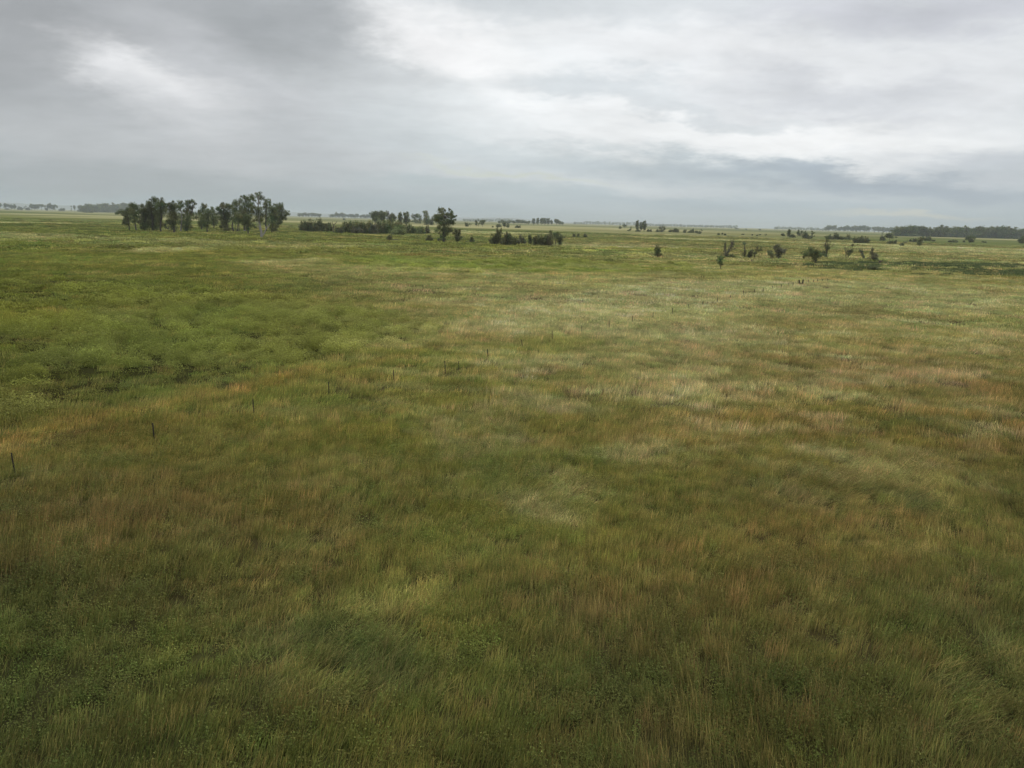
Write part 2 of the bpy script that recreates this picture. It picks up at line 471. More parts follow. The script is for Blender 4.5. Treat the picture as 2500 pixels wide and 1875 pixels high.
    for (ex, ey, rx, ry) in [(2080, 649, 150, 5), (2330, 652, 230, 6), (2440, 668, 230, 6), (2110, 652, 60, 9)]:
        reed = np.maximum(reed, 1 - sstep(0.7, 1.1, np.hypot((qx - ex) / rx, (qy - ey) / ry)))
    lod = np.zeros_like(px)
    for (ex, ey, rx, ry) in [(860, 1640, 250, 110), (1340, 1225, 170, 60), (2150, 1190, 260, 80), (2420, 1700, 130, 150), (980, 1500, 160, 60)]:
        lod = np.maximum(lod, 1 - sstep(0.6, 1.3, np.hypot((qx - ex) / rx, (qy - ey) / ry)))
    forb = np.zeros_like(px)
    for (ex, ey, rx, ry) in [(200, 1560, 420, 260), (1960, 1740, 300, 140), (1500, 1700, 260, 120), (1200, 1160, 140, 40), (2190, 1050, 120, 22), (1450, 1130, 150, 22), (260, 1150, 120, 24)]:
        forb = np.maximum(forb, 1 - sstep(0.5, 1.2, np.hypot((qx - ex) / rx, (qy - ey) / ry)))
    return c, d, thick, band, reed, lod, forb


K_GRASS = 0.365
K_GROUND = 0.66


def desat(c, f):
    """leaf-to-leaf reflections deepen every hue, so the leaves themselves are milder than the field looks"""
    g_ = np.maximum(c[..., 1:2], 1e-4)
    rr_, bb_ = c[..., 0:1] / g_, c[..., 2:3] / g_
    return g_ * np.concatenate([rr_ ** f * 1.11, np.ones_like(g_), bb_ ** 0.96], -1)




def zfun(X, Y):
    d = np.hypot(X, Y)
    return (0.10 * fbm(X, Y, 9, 3, 71) + 0.16 * fbm(X, Y, 45, 3, 72)) * sstep(0, 10, d) * (1 - sstep(250, 900, d))


# ------------------------------------------------------------------ mesh helpers
def np_mesh(name, V, F, mat=None, tint=None, colors=None, smooth=False, mats=None, mat_idx=None):
    me = bpy.data.meshes.new(name)
    V = np.asarray(V, np.float32)
    me.vertices.add(len(V))
    me.vertices.foreach_set("co", V.ravel())
    if F is not None and len(F):
        if isinstance(F, np.ndarray):
            n, k = F.shape
            me.loops.add(n * k)
            me.loops.foreach_set("vertex_index", F.astype(np.int32).ravel())
            me.polygons.add(n)
            me.polygons.foreach_set("loop_start", np.arange(0, n * k, k, dtype=np.int32))
            me.polygons.foreach_set("loop_total", np.full(n, k, np.int32))
    if mats:
        for m in mats:
            me.materials.append(m)
        if mat_idx is not None:
            me.polygons.foreach_set("material_index", mat_idx.astype(np.int32))
    elif mat:
        me.materials.append(mat)
    me.update(calc_edges=True)
    if tint is not None:
        at = me.attributes.new("tint", "FLOAT_COLOR", "FACE")
        t = np.ones((len(F), 4), np.float32)
        t[:, :3] = tint
        at.data.foreach_set("color", t.ravel())
    if colors is not None:
        at = me.attributes.new("col", "FLOAT_COLOR", "POINT")
        t = np.ones((len(V), 4), np.float32)
        t[:, :3] = colors
        at.data.foreach_set("color", t.ravel())
    if smooth and F is not None:
        me.polygons.foreach_set("use_smooth", np.ones(len(F), bool))
    return me


def link(name, me, parent=None, loc=None, **props):
    o = bpy.data.objects.new(name, me)
    scene.collection.objects.link(o)
    if loc is not None:
        o.location = loc
    if parent is not None:
        o.parent = parent
    for k, v in props.items():
        if v:
            o[k] = v
    return o


# ------------------------------------------------------------------ materials
def new_mat(name):
    m = bpy.data.materials.new(name)
    m.use_nodes = True
    t = m.node_tree
    t.nodes.clear()
    o = nd(t, "ShaderNodeOutputMaterial")
    return m, t, o


def foliage_mat(name, base, transl=0.25, instancer=False, k=1.0):
    m, t, o = new_mat(name)
    at = nd(t, "ShaderNodeAttribute", attribute_name="tint")
    if instancer:
        ic = nd(t, "ShaderNodeAttribute", attribute_name="col", attribute_type="INSTANCER")
        c = mixc(t, 1.0, ic.outputs["Color"], at.outputs["Color"], "MULTIPLY")
    else:
        c = mixc(t, 1.0, tuple(base), at.outputs["Color"], "MULTIPLY")
    p = nd(t, "ShaderNodeBsdfPrincipled", i_Roughness=0.75)
    p.inputs["Specular IOR Level"].default_value = 0.15
    t.links.new(c, p.inputs["Base Color"])
    tr = nd(t, "ShaderNodeBsdfTranslucent")
    t.links.new(c, tr.inputs[0])
    mx = nd(t, "ShaderNodeMixShader")
    mx.inputs[0].default_value = transl
    t.links.new(p.outputs[0], mx.inputs[1])
    t.links.new(tr.outputs[0], mx.inputs[2])
    t.links.new(mx.outputs[0], o.inputs[0])
    return m


def bark_mat(name, base, dark):
    m, t, o = new_mat(name)
    g = nd(t, "ShaderNodeTexCoord")
    mp = nd(t, "ShaderNodeMapping")
    mp.inputs["Scale"].default_value = (3, 3, 0.8)
    t.links.new(g.outputs["Object"], mp.inputs[0])
    n = nd(t, "ShaderNodeTexNoise", i_Scale=2.0, i_Detail=5.0, i_Roughness=0.65)
    t.links.new(mp.outputs[0], n.inputs["Vector"])
    c = mixc(t, n.outputs["Fac"], tuple(dark), tuple(base))
    p = nd(t, "ShaderNodeBsdfPrincipled", i_Roughness=0.9)
    t.links.new(c, p.inputs["Base Color"])
    bp = nd(t, "ShaderNodeBump", i_Strength=0.6, i_Distance=0.05)
    t.links.new(n.outputs["Fac"], bp.inputs["Height"])
    t.links.new(bp.outputs[0], p.inputs["Normal"])
    t.links.new(p.outputs[0], o.inputs[0])
    return m


M_GRASS = foliage_mat("grass_blades", (1, 1, 1), 0.3, instancer=True)
M_LEAF = foliage_mat("cottonwood_leaves", (0.185, 0.212, 0.088), 0.36)
M_LEAF_OLIVE = foliage_mat("willow_leaves", (0.250, 0.285, 0.115), 0.34)
M_LEAF_SHRUB = foliage_mat("shrub_leaves", (0.215, 0.232, 0.108), 0.34)
M_LEAF_GREY = foliage_mat("sparse_grey_leaves", (0.190, 0.190, 0.115), 0.25)
M_BARK = bark_mat("grey_brown_bark", (0.14, 0.12, 0.095), (0.045, 0.037, 0.03))
M_PALE = bark_mat("pale_bark", (0.42, 0.40, 0.36), (0.20, 0.18, 0.15))
M_POST = bark_mat("weathered_post", (0.045, 0.036, 0.028), (0.012, 0.010, 0.009))
M_DEAD = bark_mat("dead_wood", (0.16, 0.13, 0.10), (0.06, 0.045, 0.035))

# ------------------------------------------------------------------ ground: one sheet to the horizon
rad = np.concatenate([[0.0, 3.0, 6.0, 9.0], np.geomspace(12, 45000, 620)])
a_front = np.linspace(-42, 42, 560)
a_back = np.linspace(42, 318, 70)[1:-1]
angs = np.radians(np.concatenate([a_front, a_back]))
NA, NR = len(angs), len(rad)
A, RR = np.meshgrid(angs, rad)
# jitter so that no ring pattern shows
GX, GY = RR * np.sin(A), RR * np.cos(A)
gx, gy = GX.ravel(), GY.ravel()
gc, gd, g_th, g_band, g_reed, g_lod, g_forb = field(gx, gy)
under = sstep(60, 1100, gd)[:, None]                       # close by: thatch between stems, plus grass self-shadow painted into the ground
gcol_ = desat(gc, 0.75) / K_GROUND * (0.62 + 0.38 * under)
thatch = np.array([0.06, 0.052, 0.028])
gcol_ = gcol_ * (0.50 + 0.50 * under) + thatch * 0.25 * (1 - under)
gcol_ = gcol_ * (1 - 0.40 * g_th)[:, None]      # darker thatch between the weeds, with the mounds' shade painted in
gcol_ = gcol_ * (1 - sstep(500, 1100, gd)[:, None] * np.array([0.10, 0.02, 0.14]))
gcol_ = np.clip(gcol_, 0.004, 0.6)
V = np.stack([gx, gy, zfun(gx, gy)], -1)
idx = np.arange(NA * NR).reshape(NR, NA)
q0, q1 = idx[:-1, :], idx[1:, :]
F = np.stack([q0, q1, np.roll(q1, -1, 1), np.roll(q0, -1, 1)], -1).reshape(-1, 4)
F = F[:, ::-1]
m, t, o = new_mat("prairie_ground")
at = nd(t, "ShaderNodeAttribute", attribute_name="col")
geo = nd(t, "ShaderNodeNewGeometry")
parts = []
for sc_, w_, se in ((1.6, 0.9, 0), (0.22, 0.6, 4), (0.035, 0.5, 9)):
    mp = nd(t, "ShaderNodeMapping")
    mp.inputs["Location"].default_value = (se * 3.3, se * 5.1, 0)
    t.links.new(geo.outputs["Position"], mp.inputs[0])
    n = nd(t, "ShaderNodeTexNoise", i_Scale=sc_, i_Detail=6.0, i_Roughness=0.68)
    t.links.new(mp.outputs[0], n.inputs["Vector"])
    parts.append(mth(t, "MULTIPLY", mth(t, "SUBTRACT", n.outputs["Fac"], 0.5), w_))
s_ = mth(t, "ADD", 1.0, mth(t, "ADD", mth(t, "ADD", parts[0], parts[1]), parts[2]))
vs = nd(t, "ShaderNodeVectorMath", operation="SCALE")
t.links.new(at.outputs["Color"], vs.inputs[0])
t.links.new(s_, vs.inputs[3])
p = nd(t, "ShaderNodeBsdfPrincipled", i_Roughness=1.0)
p.inputs["Specular IOR Level"].default_value = 0.0
t.links.new(vs.outputs[0], p.inputs["Base Color"])
bp = nd(t, "ShaderNodeBump", i_Strength=0.5, i_Distance=0.3)
t.links.new(s_, bp.inputs["Height"])
t.links.new(bp.outputs[0], p.inputs["Normal"])
t.links.new(p.outputs[0], o.inputs[0])
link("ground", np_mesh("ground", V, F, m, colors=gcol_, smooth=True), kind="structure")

# ------------------------------------------------------------------ grass prototypes
rng = np.random.default_rng(7)


def blades(n, radius, h, w, lean, curve, wid_spread=0.4, straw=0.3, droop=0.0, seed=0):
    """patch of n blades leaning to +X; 3 quads-> 2 quads + tip per blade, as quads"""
    r = np.random.default_rng(seed)
    rr = radius * np.sqrt(r.random(n))
    aa = r.random(n) * 2 * math.pi
    bx, by = rr * np.cos(aa), rr * np.sin(aa)
    hh = h * (0.55 + 0.6 * r.random(n))
    ww = w * (1 - wid_spread / 2 + wid_spread * r.random(n))
    yaw = r.random(n) * math.pi * 2                        # blade face direction
    ldir = r.normal(0, 0.6, n)                             # lean direction
    l0 = np.clip(lean + r.normal(0, 0.18, n), -0.2, 1.45)
    segs = 3
    P = []
    x, y, z = bx.copy(), by.copy(), np.full(n, -0.04)
    P.append((x.copy(), y.copy(), z.copy()))
    ang_ = l0 * 0.5
    for s in range(segs):
        ang_ = l0 * 0.5 + (curve * (s + 1) / segs) + l0 * 0.5 * (s + 1) / segs
        st = hh / segs
        x = x + st * np.sin(ang_) * np.cos(ldir)
        y = y + st * np.sin(ang_) * np.sin(ldir)
        z = np.maximum(z + st * np.cos(ang_), 0.03)
        P.append((x.copy(), y.copy(), z.copy()))
    wf = [0.8, 1.0, 0.75, 0.25]
    V = np.zeros((n, 8, 3))
    for s in range(4):
        X, Y, Z = P[s]
        ox, oy = np.cos(yaw) * ww * wf[s] / 2, np.sin(yaw) * ww * wf[s] / 2
        V[:, 2 * s] = np.stack([X - ox, Y - oy, Z], -1)
        V[:, 2 * s + 1] = np.stack([X + ox, Y + oy, Z], -1)
    F = np.array([[0, 1, 3, 2], [2, 3, 5, 4], [4, 5, 7, 6]])
    F = (F[None] + (np.arange(n) * 8)[:, None, None]).reshape(-1, 4)
    br = np.exp(r.normal(0, 0.28, n))
    st = r.random(n) < straw
    t = np.ones((n, 3)) * br[:, None]
    t[st] *= np.array([1.28, 1.19, 1.22])
    t[~st] *= np.array([0.86, 1.0, 0.85])
    T = np.repeat(t, 3, 0)
    # tips are riper than the stems
    T = T.reshape(n, 3, 3) * np.array([[0.8, 0.85, 0.8], [1.0, 1.0, 1.0], [1.15, 1.1, 1.0]])[None]
    return V.reshape(-1, 3), F, T.reshape(-1, 3)


def leafy(n, rx, rz, ls, seed=0, stems=10, z0=0.0, droop=0.0):
    """leafy herb clump: small leaves filling a low dome, a few stems"""
    r = np.random.default_rng(seed)
    d = r.normal(size=(n, 3))
    d /= np.linalg.norm(d, axis=1)[:, None]
    d[:, 2] = np.abs(d[:, 2])
    rad_ = (0.55 + 0.45 * r.random(n) ** 0.5) * (1 + 0.35 * np.sin(d[:, 0] * 7 + seed) * np.cos(d[:, 1] * 6))
    C = d * rad_[:, None] * np.array([rx, rx, rz])
    C[:, 2] += z0
    return leaf_quads(C, ls, r, up_bias=0.5)


def leaf_quads(C, ls, r, up_bias=0.0, tint=None):
    n = len(C)
    nrm = r.normal(size=(n, 3))
    nrm[:, 2] = nrm[:, 2] + up_bias * 2
    nrm /= np.linalg.norm(nrm, axis=1)[:, None]
    t_ = r.normal(size=(n, 3))
    u = np.cross(nrm, t_)
    u /= np.linalg.norm(u, axis=1)[:, None]
    v = np.cross(nrm, u)
    s = (ls * (0.6 + 0.8 * r.random(n)))[:, None]
    b = nrm * s * 0.25
    V = np.stack([C - u * s * .5, C - v * s * .33 + b, C + u * s * .55, C + v * s * .36 + b], 1)
    F = np.arange(n * 4).reshape(n, 4)
    T = np.exp(r.normal(0, 0.16, n))[:, None] * np.ones(3)
    if tint is not None:
        T = T * tint
    return V.reshape(-1, 3), F, T


def merge(parts):
    Vs, Fs, Ts, o_ = [], [], [], 0
    for V, F, T in parts:
        Vs.append(V)
        Fs.append(F + o_)
        Ts.append(T)
        o_ += len(V)
    return np.concatenate(Vs), np.concatenate(Fs), np.concatenate(Ts)


def proto_set(tag, specs, mat):
    colp = bpy.data.collections.new(tag)
    for i, (V, F, T) in enumerate(specs):
        me = np_mesh("%s_%02d" % (tag, i), V, F, mat, tint=T)
        o_ = bpy.data.objects.new("%s_%02d" % (tag, i), me)
        colp.objects.link(o_)
    return colp


def scatter(name, label, colp, pts, idxs, rotz, tilt, scl, cols):
    n = len(pts)
    me = bpy.data.meshes.new(name)
    me.vertices.add(n)
    me.vertices.foreach_set("co", pts.astype(np.float32).ravel())
    a_ = me.attributes.new("rot", "FLOAT_VECTOR", "POINT")
    rv = np.zeros((n, 3), np.float32)
    rv[:, 1] = tilt
    rv[:, 2] = rotz
    a_.data.foreach_set("vector", rv.ravel())
    a_ = me.attributes.new("scl", "FLOAT_VECTOR", "POINT")
    a_.data.foreach_set("vector", scl.astype(np.float32).ravel())
    a_ = me.attributes.new("pid", "INT", "POINT")
    a_.data.foreach_set("value", idxs.astype(np.int32))
    a_ = me.attributes.new("col", "FLOAT_COLOR", "POINT")
    c4 = np.ones((n, 4), np.float32)
    c4[:, :3] = cols
    a_.data.foreach_set("color", c4.ravel())
    o_ = link(name, me, kind="stuff", label=label)
    o_["category"] = name.replace("_", " ")
    ng = bpy.data.node_groups.new(name + "_nodes", "GeometryNodeTree")
    ng.interface.new_socket("Geometry", in_out="INPUT", socket_type="NodeSocketGeometry")
    ng.interface.new_socket("Geometry", in_out="OUTPUT", socket_type="NodeSocketGeometry")
    gi, go = ng.nodes.new("NodeGroupInput"), ng.nodes.new("NodeGroupOutput")
    ci = ng.nodes.new("GeometryNodeCollectionInfo")
    ci.inputs["Collection"].default_value = colp
    ci.inputs["Separate Children"].default_value = True
    ci.inputs["Reset Children"].default_value = True
    iop = ng.nodes.new("GeometryNodeInstanceOnPoints")
    iop.inputs["Pick Instance"].default_value = True

    def na(nm, ty):
        q = ng.nodes.new("GeometryNodeInputNamedAttribute")
        q.data_type = ty
        q.inputs["Name"].default_value = nm
        return q.outputs["Attribute"]
    e2r = ng.nodes.new("FunctionNodeEulerToRotation")
    ng.links.new(na("rot", "FLOAT_VECTOR"), e2r.inputs[0])
    ng.links.new(gi.outputs[0], iop.inputs["Points"])
    ng.links.new(ci.outputs[0], iop.inputs["Instance"])
    ng.links.new(na("pid", "INT"), iop.inputs["Instance Index"])
    ng.links.new(e2r.outputs[0], iop.inputs["Rotation"])
    ng.links.new(na("scl", "FLOAT_VECTOR"), iop.inputs["Scale"])
    ng.links.new(iop.outputs[0], go.inputs[0])
    md = o_.modifiers.new("scatter", "NODES")
    md.node_group = ng
    return o_


def sector(d0, d1, dens, half=math.radians(44), seed=0, expo=1.0):
    """random points in the view sector, uniform per area"""
    r = np.random.default_rng(seed)
    area = half * (d1 * d1 - d0 * d0)
    n = int(area * dens)
    d = np.sqrt(d0 * d0 + r.random(n) * (d1 * d1 - d0 * d0))
    a = (r.random(n) * 2 - 1) * half
    return d * np.sin(a), d * np.cos(a), r


def flow(X, Y):
    return 0.5 + 1.3 * fbm(X, Y, 7, 3, 91) + 1.1 * fbm(X, Y, 30, 2, 92)


# LOD bands: (near, far, density/m2, patch radius, blades, blade width)
BANDS = [(9, 58, 8.5, 0.42, 70, 0.013), (42, 125, 2.0, 0.80, 110, 0.021), (100, 300, 0.34, 1.9, 130, 0.058),
         (280, 1150, 0.045, 5.0, 100, 0.23)]
protos, info = [], []
for bi, (d0, d1, dens, prad, nb, bw) in enumerate(BANDS):
    for v in range(3):
        protos.append(blades(nb, prad, 0.44, bw, 0.22, 0.28, straw=0.30, seed=100 + bi * 10 + v))
    for v in range(2):
        protos.append(blades(nb, prad, 0.58, bw, 0.95, 0.35, straw=0.35, seed=200 + bi * 10 + v))
    for v in range(2):                                     # thin tall seed stalks, pale
        protos.append(blades(nb // 2, prad, 0.66, bw * 0.8, 0.15, 0.25, straw=0.95, seed=300 + bi * 10 + v))
    lsz = max(0.048, bw * 2.6)
    for v in range(2):                                     # leafy herbs
        r_ = np.random.default_rng(400 + bi * 10 + v)
        pp = []
        for q in range(7):
            a_, rr_ = r_.random() * 6.28, prad * math.sqrt(r_.random())
            Vq, Fq, Tq = leafy(max(22, nb // 3), prad * 0.38, 0.42 * (0.7 + 0.6 * r_.random()), lsz, seed=bi * 77 + v * 13 + q)
            Vq = Vq + np.array([rr_ * math.cos(a_), rr_ * math.sin(a_), 0.05])
            pp.append((Vq, Fq, Tq))
        protos.append(merge(pp))
NPB = 9
col_grass = proto_set("grass_patch", protos, M_GRASS)

Xs, Ys, ids, rots, tilts, scls, cols = [], [], [], [], [], [], []
for bi, (d0, d1, dens, prad, nb, bw) in enumerate(BANDS):
    X, Y, r = sector(d0, d1, dens, seed=bi + 50)
    c, d, th, band, reed, lod, forb = field(X, Y)
    n = len(X)
    u = r.random(n)
    keep = (u > th * 0.75) & (r.random(len(X)) > sstep(480, 1150, d) * 0.9)
    if bi < 2:                                             # the finer patches thin out into the coarser ones
        keep &= r.random(n) < 1 - sstep(42, 58, d) if bi == 0 else r.random(n) < sstep(42, 54, d)
    k = r.integers(0, 3, n)
    stalk = sstep(0.10, 0.9, fbm(X, Y, 9, 3, 93)) * 0.55 + 0.08
    pick = r.random(n)
    k = np.where(pick < stalk, 5 + r.integers(0, 2, n), k)
    lodn = np.maximum(lod * 0.85, sstep(0.7, 1.2, fbm(X, Y, 5, 3, 94)) * 0.4)
    k = np.where(r.random(n) < lodn, 3 + r.integers(0, 2, n), k)
    fb = np.maximum(forb * 0.68, 0.20 + 0.45 * sstep(0.2, 0.9, fbm(X, Y, 2.6, 3, 95)))
    isf = r.random(n) < fb
    k = np.where(isf, 7 + r.integers(0, 2, n), k)
    hs = np.exp(r.normal(0, 0.20, n)) * (1 + 0.30 * fbm(X, Y, 6, 3, 96))
    hs = np.clip(hs, 0.45, 1.7) * np.where(th > 0.5, 0.9, 1.0)
    cc = desat(c, 0.55) / K_GRASS * np.exp(r.normal(0, 0.17, n))[:, None] * np.exp(r.normal(0, 1, (n, 1)) * np.array([[0.085, 0.0, 0.05]]))
    cc = np.where(isf[:, None], cc * np.array([0.80, 0.92, 0.76]), cc)
    cc = np.where(((k == 5) | (k == 6))[:, None], cc * np.array([1.20, 1.15, 1.22]), cc)
    rz = flow(X, Y) + r.normal(0, 0.35, n)
    s = np.stack([np.ones(n), np.ones(n), hs], -1)
    sel = keep
    Xs.append(X[sel]); Ys.append(Y[sel]); ids.append((bi * NPB + k)[sel]); rots.append(rz[sel])
    tilts.append(r.normal(0, 0.04, n)[sel]); scls.append(s[sel]); cols.append(cc[sel])
X, Y = np.concatenate(Xs), np.concatenate(Ys)
scatter("prairie_grass", "mixed green and straw prairie grass covering the open field", col_grass,
        np.stack([X, Y, zfun(X, Y)], -1), np.concatenate(ids), np.concatenate(rots), np.concatenate(tilts),
        np.concatenate(scls), np.clip(np.concatenate(cols), 0.003, 0.7))

# ------------------------------------------------------------------ weed thicket left of the fence: lumpy leafy mounds
wp = []
# (near, far, mounds per m2, fillers per m2, leaf size, leaves, mound radius)
WB = [(42, 130, 0.24, 0.7, 0.10, 420, 1.15), (120, 330, 0.10, 0.18, 0.24, 260, 1.6), (310, 900, 0.012, 0.03, 0.65, 200, 4.0)]
for bi, (d0, d1, dens, fil, ls, nl, mr_) in enumerate(WB):
    for v in range(3):
        pp = [leafy(nl, mr_, 0.95, ls, seed=600 + bi * 10 + v)]
        r_ = np.random.default_rng(640 + bi * 10 + v)
        for q in range(4):
            a_ = r_.random() * 6.28
            Vq, Fq, Tq = leafy(nl // 4, mr_ * .5, 0.75 * (.7 + .5 * r_.random()), ls, seed=660 + q + v * 7)
            pp.append((Vq + np.array([math.cos(a_), math.sin(a_), 0]) * mr_ * .75, Fq, Tq))
        wp.append(merge(pp))
    wp.append(leafy(60, mr_ * .6, 0.34, ls, seed=690 + bi))
col_weed = proto_set("weed_mound", wp, M_GRASS)
Xs, Ys, ids, rots, tilts, scls, cols = [], [], [], [], [], [], []
for bi, (d0, d1, dens, fil, ls, nl, mr_) in enumerate(WB):
    X, Y, r = sector(d0, d1, dens + fil, seed=bi + 80)
    c, d, th, band, reed, lod, forb = field(X, Y)
    n = len(X)
    w = np.maximum(th, band * 0.8)
    isfill = r.random(n) < fil / (dens + fil)
    hd = fbm(X, Y, 14.0, 3, 99)
    keep = (r.random(n) < w) & (isfill | (hd > -0.18))
    h = np.where(isfill, 0.7 + 0.5 * r.random(n), np.clip(0.85 + 0.45 * hd + 0.25 * r.normal(size=n), 0.4, 1.6))
    q_ = 0.65 + 0.6 * r.random(n)
    s = np.stack([q_, q_ * (.8 + .4 * r.random(n)), h], -1)
    cc = desat(c, 0.55) / K_GRASS * np.array([1.0, 1.08, 0.88]) * np.exp(r.normal(0, 0.14, n))[:, None]
    cc = cc * np.where(isfill, 0.8, 1.08)[:, None]  # shade between the lumps put into colour: fillers darker, mounds lighter
    Xs.append(X[keep]); Ys.append(Y[keep]); ids.append(np.where(isfill, bi * 4 + 3, bi * 4 + r.integers(0, 3, n))[keep])
    rots.append((r.random(n) * 6.28)[keep]); tilts.append(np.zeros(keep.sum())); scls.append(s[keep]); cols.append(cc[keep])
X, Y = np.concatenate(Xs), np.concatenate(Ys)
scatter("weed_thicket", "lumpy bright green leafy weeds spreading left of the fence line", col_weed,
        np.stack([X, Y, zfun(X, Y)], -1), np.concatenate(ids), np.concatenate(rots), np.concatenate(tilts),
        np.concatenate(scls), np.clip(np.concatenate(cols), 0.003, 0.7))

# reeds in the wet hollow on the right
rp = [blades(160, 1.6, 0.95, 0.10, 0.15, 0.15, straw=0.1, seed=900 + v) for v in range(3)]
col_reed = proto_set("reed_patch", rp, M_GRASS)
X, Y, r = sector(120, 420, 0.22, seed=99)
c, d, th, band, reed, lod, forb = field(X, Y)
n = len(X)
keep = (r.random(n) < reed * (0.55 + 0.5 * fbm(X, Y, 9, 3, 98)))
cc = np.array([0.135, 0.158, 0.078]) * np.exp(r.normal(0, 0.14, n))[:, None]
s = np.stack([np.ones(n), np.ones(n), 0.6 + 0.6 * r.random(n)], -1)
scatter("reeds", "dark blue green reeds in the damp hollow at the right edge", col_reed,
        np.stack([X, Y, zfun(X, Y)], -1)[keep], r.integers(0, 3, n)[keep], (r.random(n) * 6.28)[keep],
        np.zeros(keep.sum()), s[keep], cc[keep])

# ------------------------------------------------------------------ trees
ZM = {1: (0, 440, 5.53), 2: (280, 440, 5.027), 3: (700, 460, 5.027), 4: (1100, 480, 5.53), 5: (1480, 480, 5.53),
      6: (1700, 520, 4.424), 7: (1950, 500, 4.022)}
ORD = ["first", "second", "third", "fourth", "fifth", "sixth", "seventh", "eighth", "ninth", "tenth", "eleventh",
       "twelfth", "thirteenth", "fourteenth", "fifteenth", "sixteenth", "seventeenth", "eighteenth", "nineteenth",
       "twentieth", "twenty-first", "twenty-second", "twenty-third", "twenty-fourth", "twenty-fifth", "twenty-sixth",
       "twenty-seventh", "twenty-eighth", "twenty-ninth", "thirtieth", "thirty-first", "thirty-second", "thirty-third",
       "thirty-fourth", "thirty-fifth", "thirty-sixth", "thirty-seventh", "thirty-eighth"]


def tube(P, r0, r1, k=5):
    """tapered tube along a polyline"""
    P = np.asarray(P, float)
    n = len(P)
    V, F = [], []
    for i in range(n):
        d = P[min(i + 1, n - 1)] - P[max(i - 1, 0)]
        d = d / (np.linalg.norm(d) + 1e-9)
        a = np.cross(d, [0.3, 1, 0.1])
        a /= np.linalg.norm(a) + 1e-9
        b = np.cross(d, a)
        r_ = r0 + (r1 - r0) * i / (n - 1)
        for j in range(k):
            t_ = 2 * math.pi * j / k
            V.append(P[i] + (a * math.cos(t_) + b * math.sin(t_)) * r_)
    for i in range(n - 1):
        for j in range(k):
            F.append([i * k + j, i * k + (j + 1) % k, (i + 1) * k + (j + 1) % k, (i + 1) * k + j])
    return np.array(V), np.array(F), np.ones((len(F), 3))


def curve3(a, b, bend, n=5, r=None):
    a, b = np.asarray(a, float), np.asarray(b, float)
    out_ = []
    for i in range(n):
        t_ = i / (n - 1)
        p_ = a + (b - a) * t_ + np.asarray(bend) * math.sin(math.pi * t_)
        if r is not None and 0 < i < n - 1:
            p_ = p_ + r.normal(0, np.linalg.norm(b - a) * 0.03, 3)
        out_.append(p_)
    return np.array(out_)


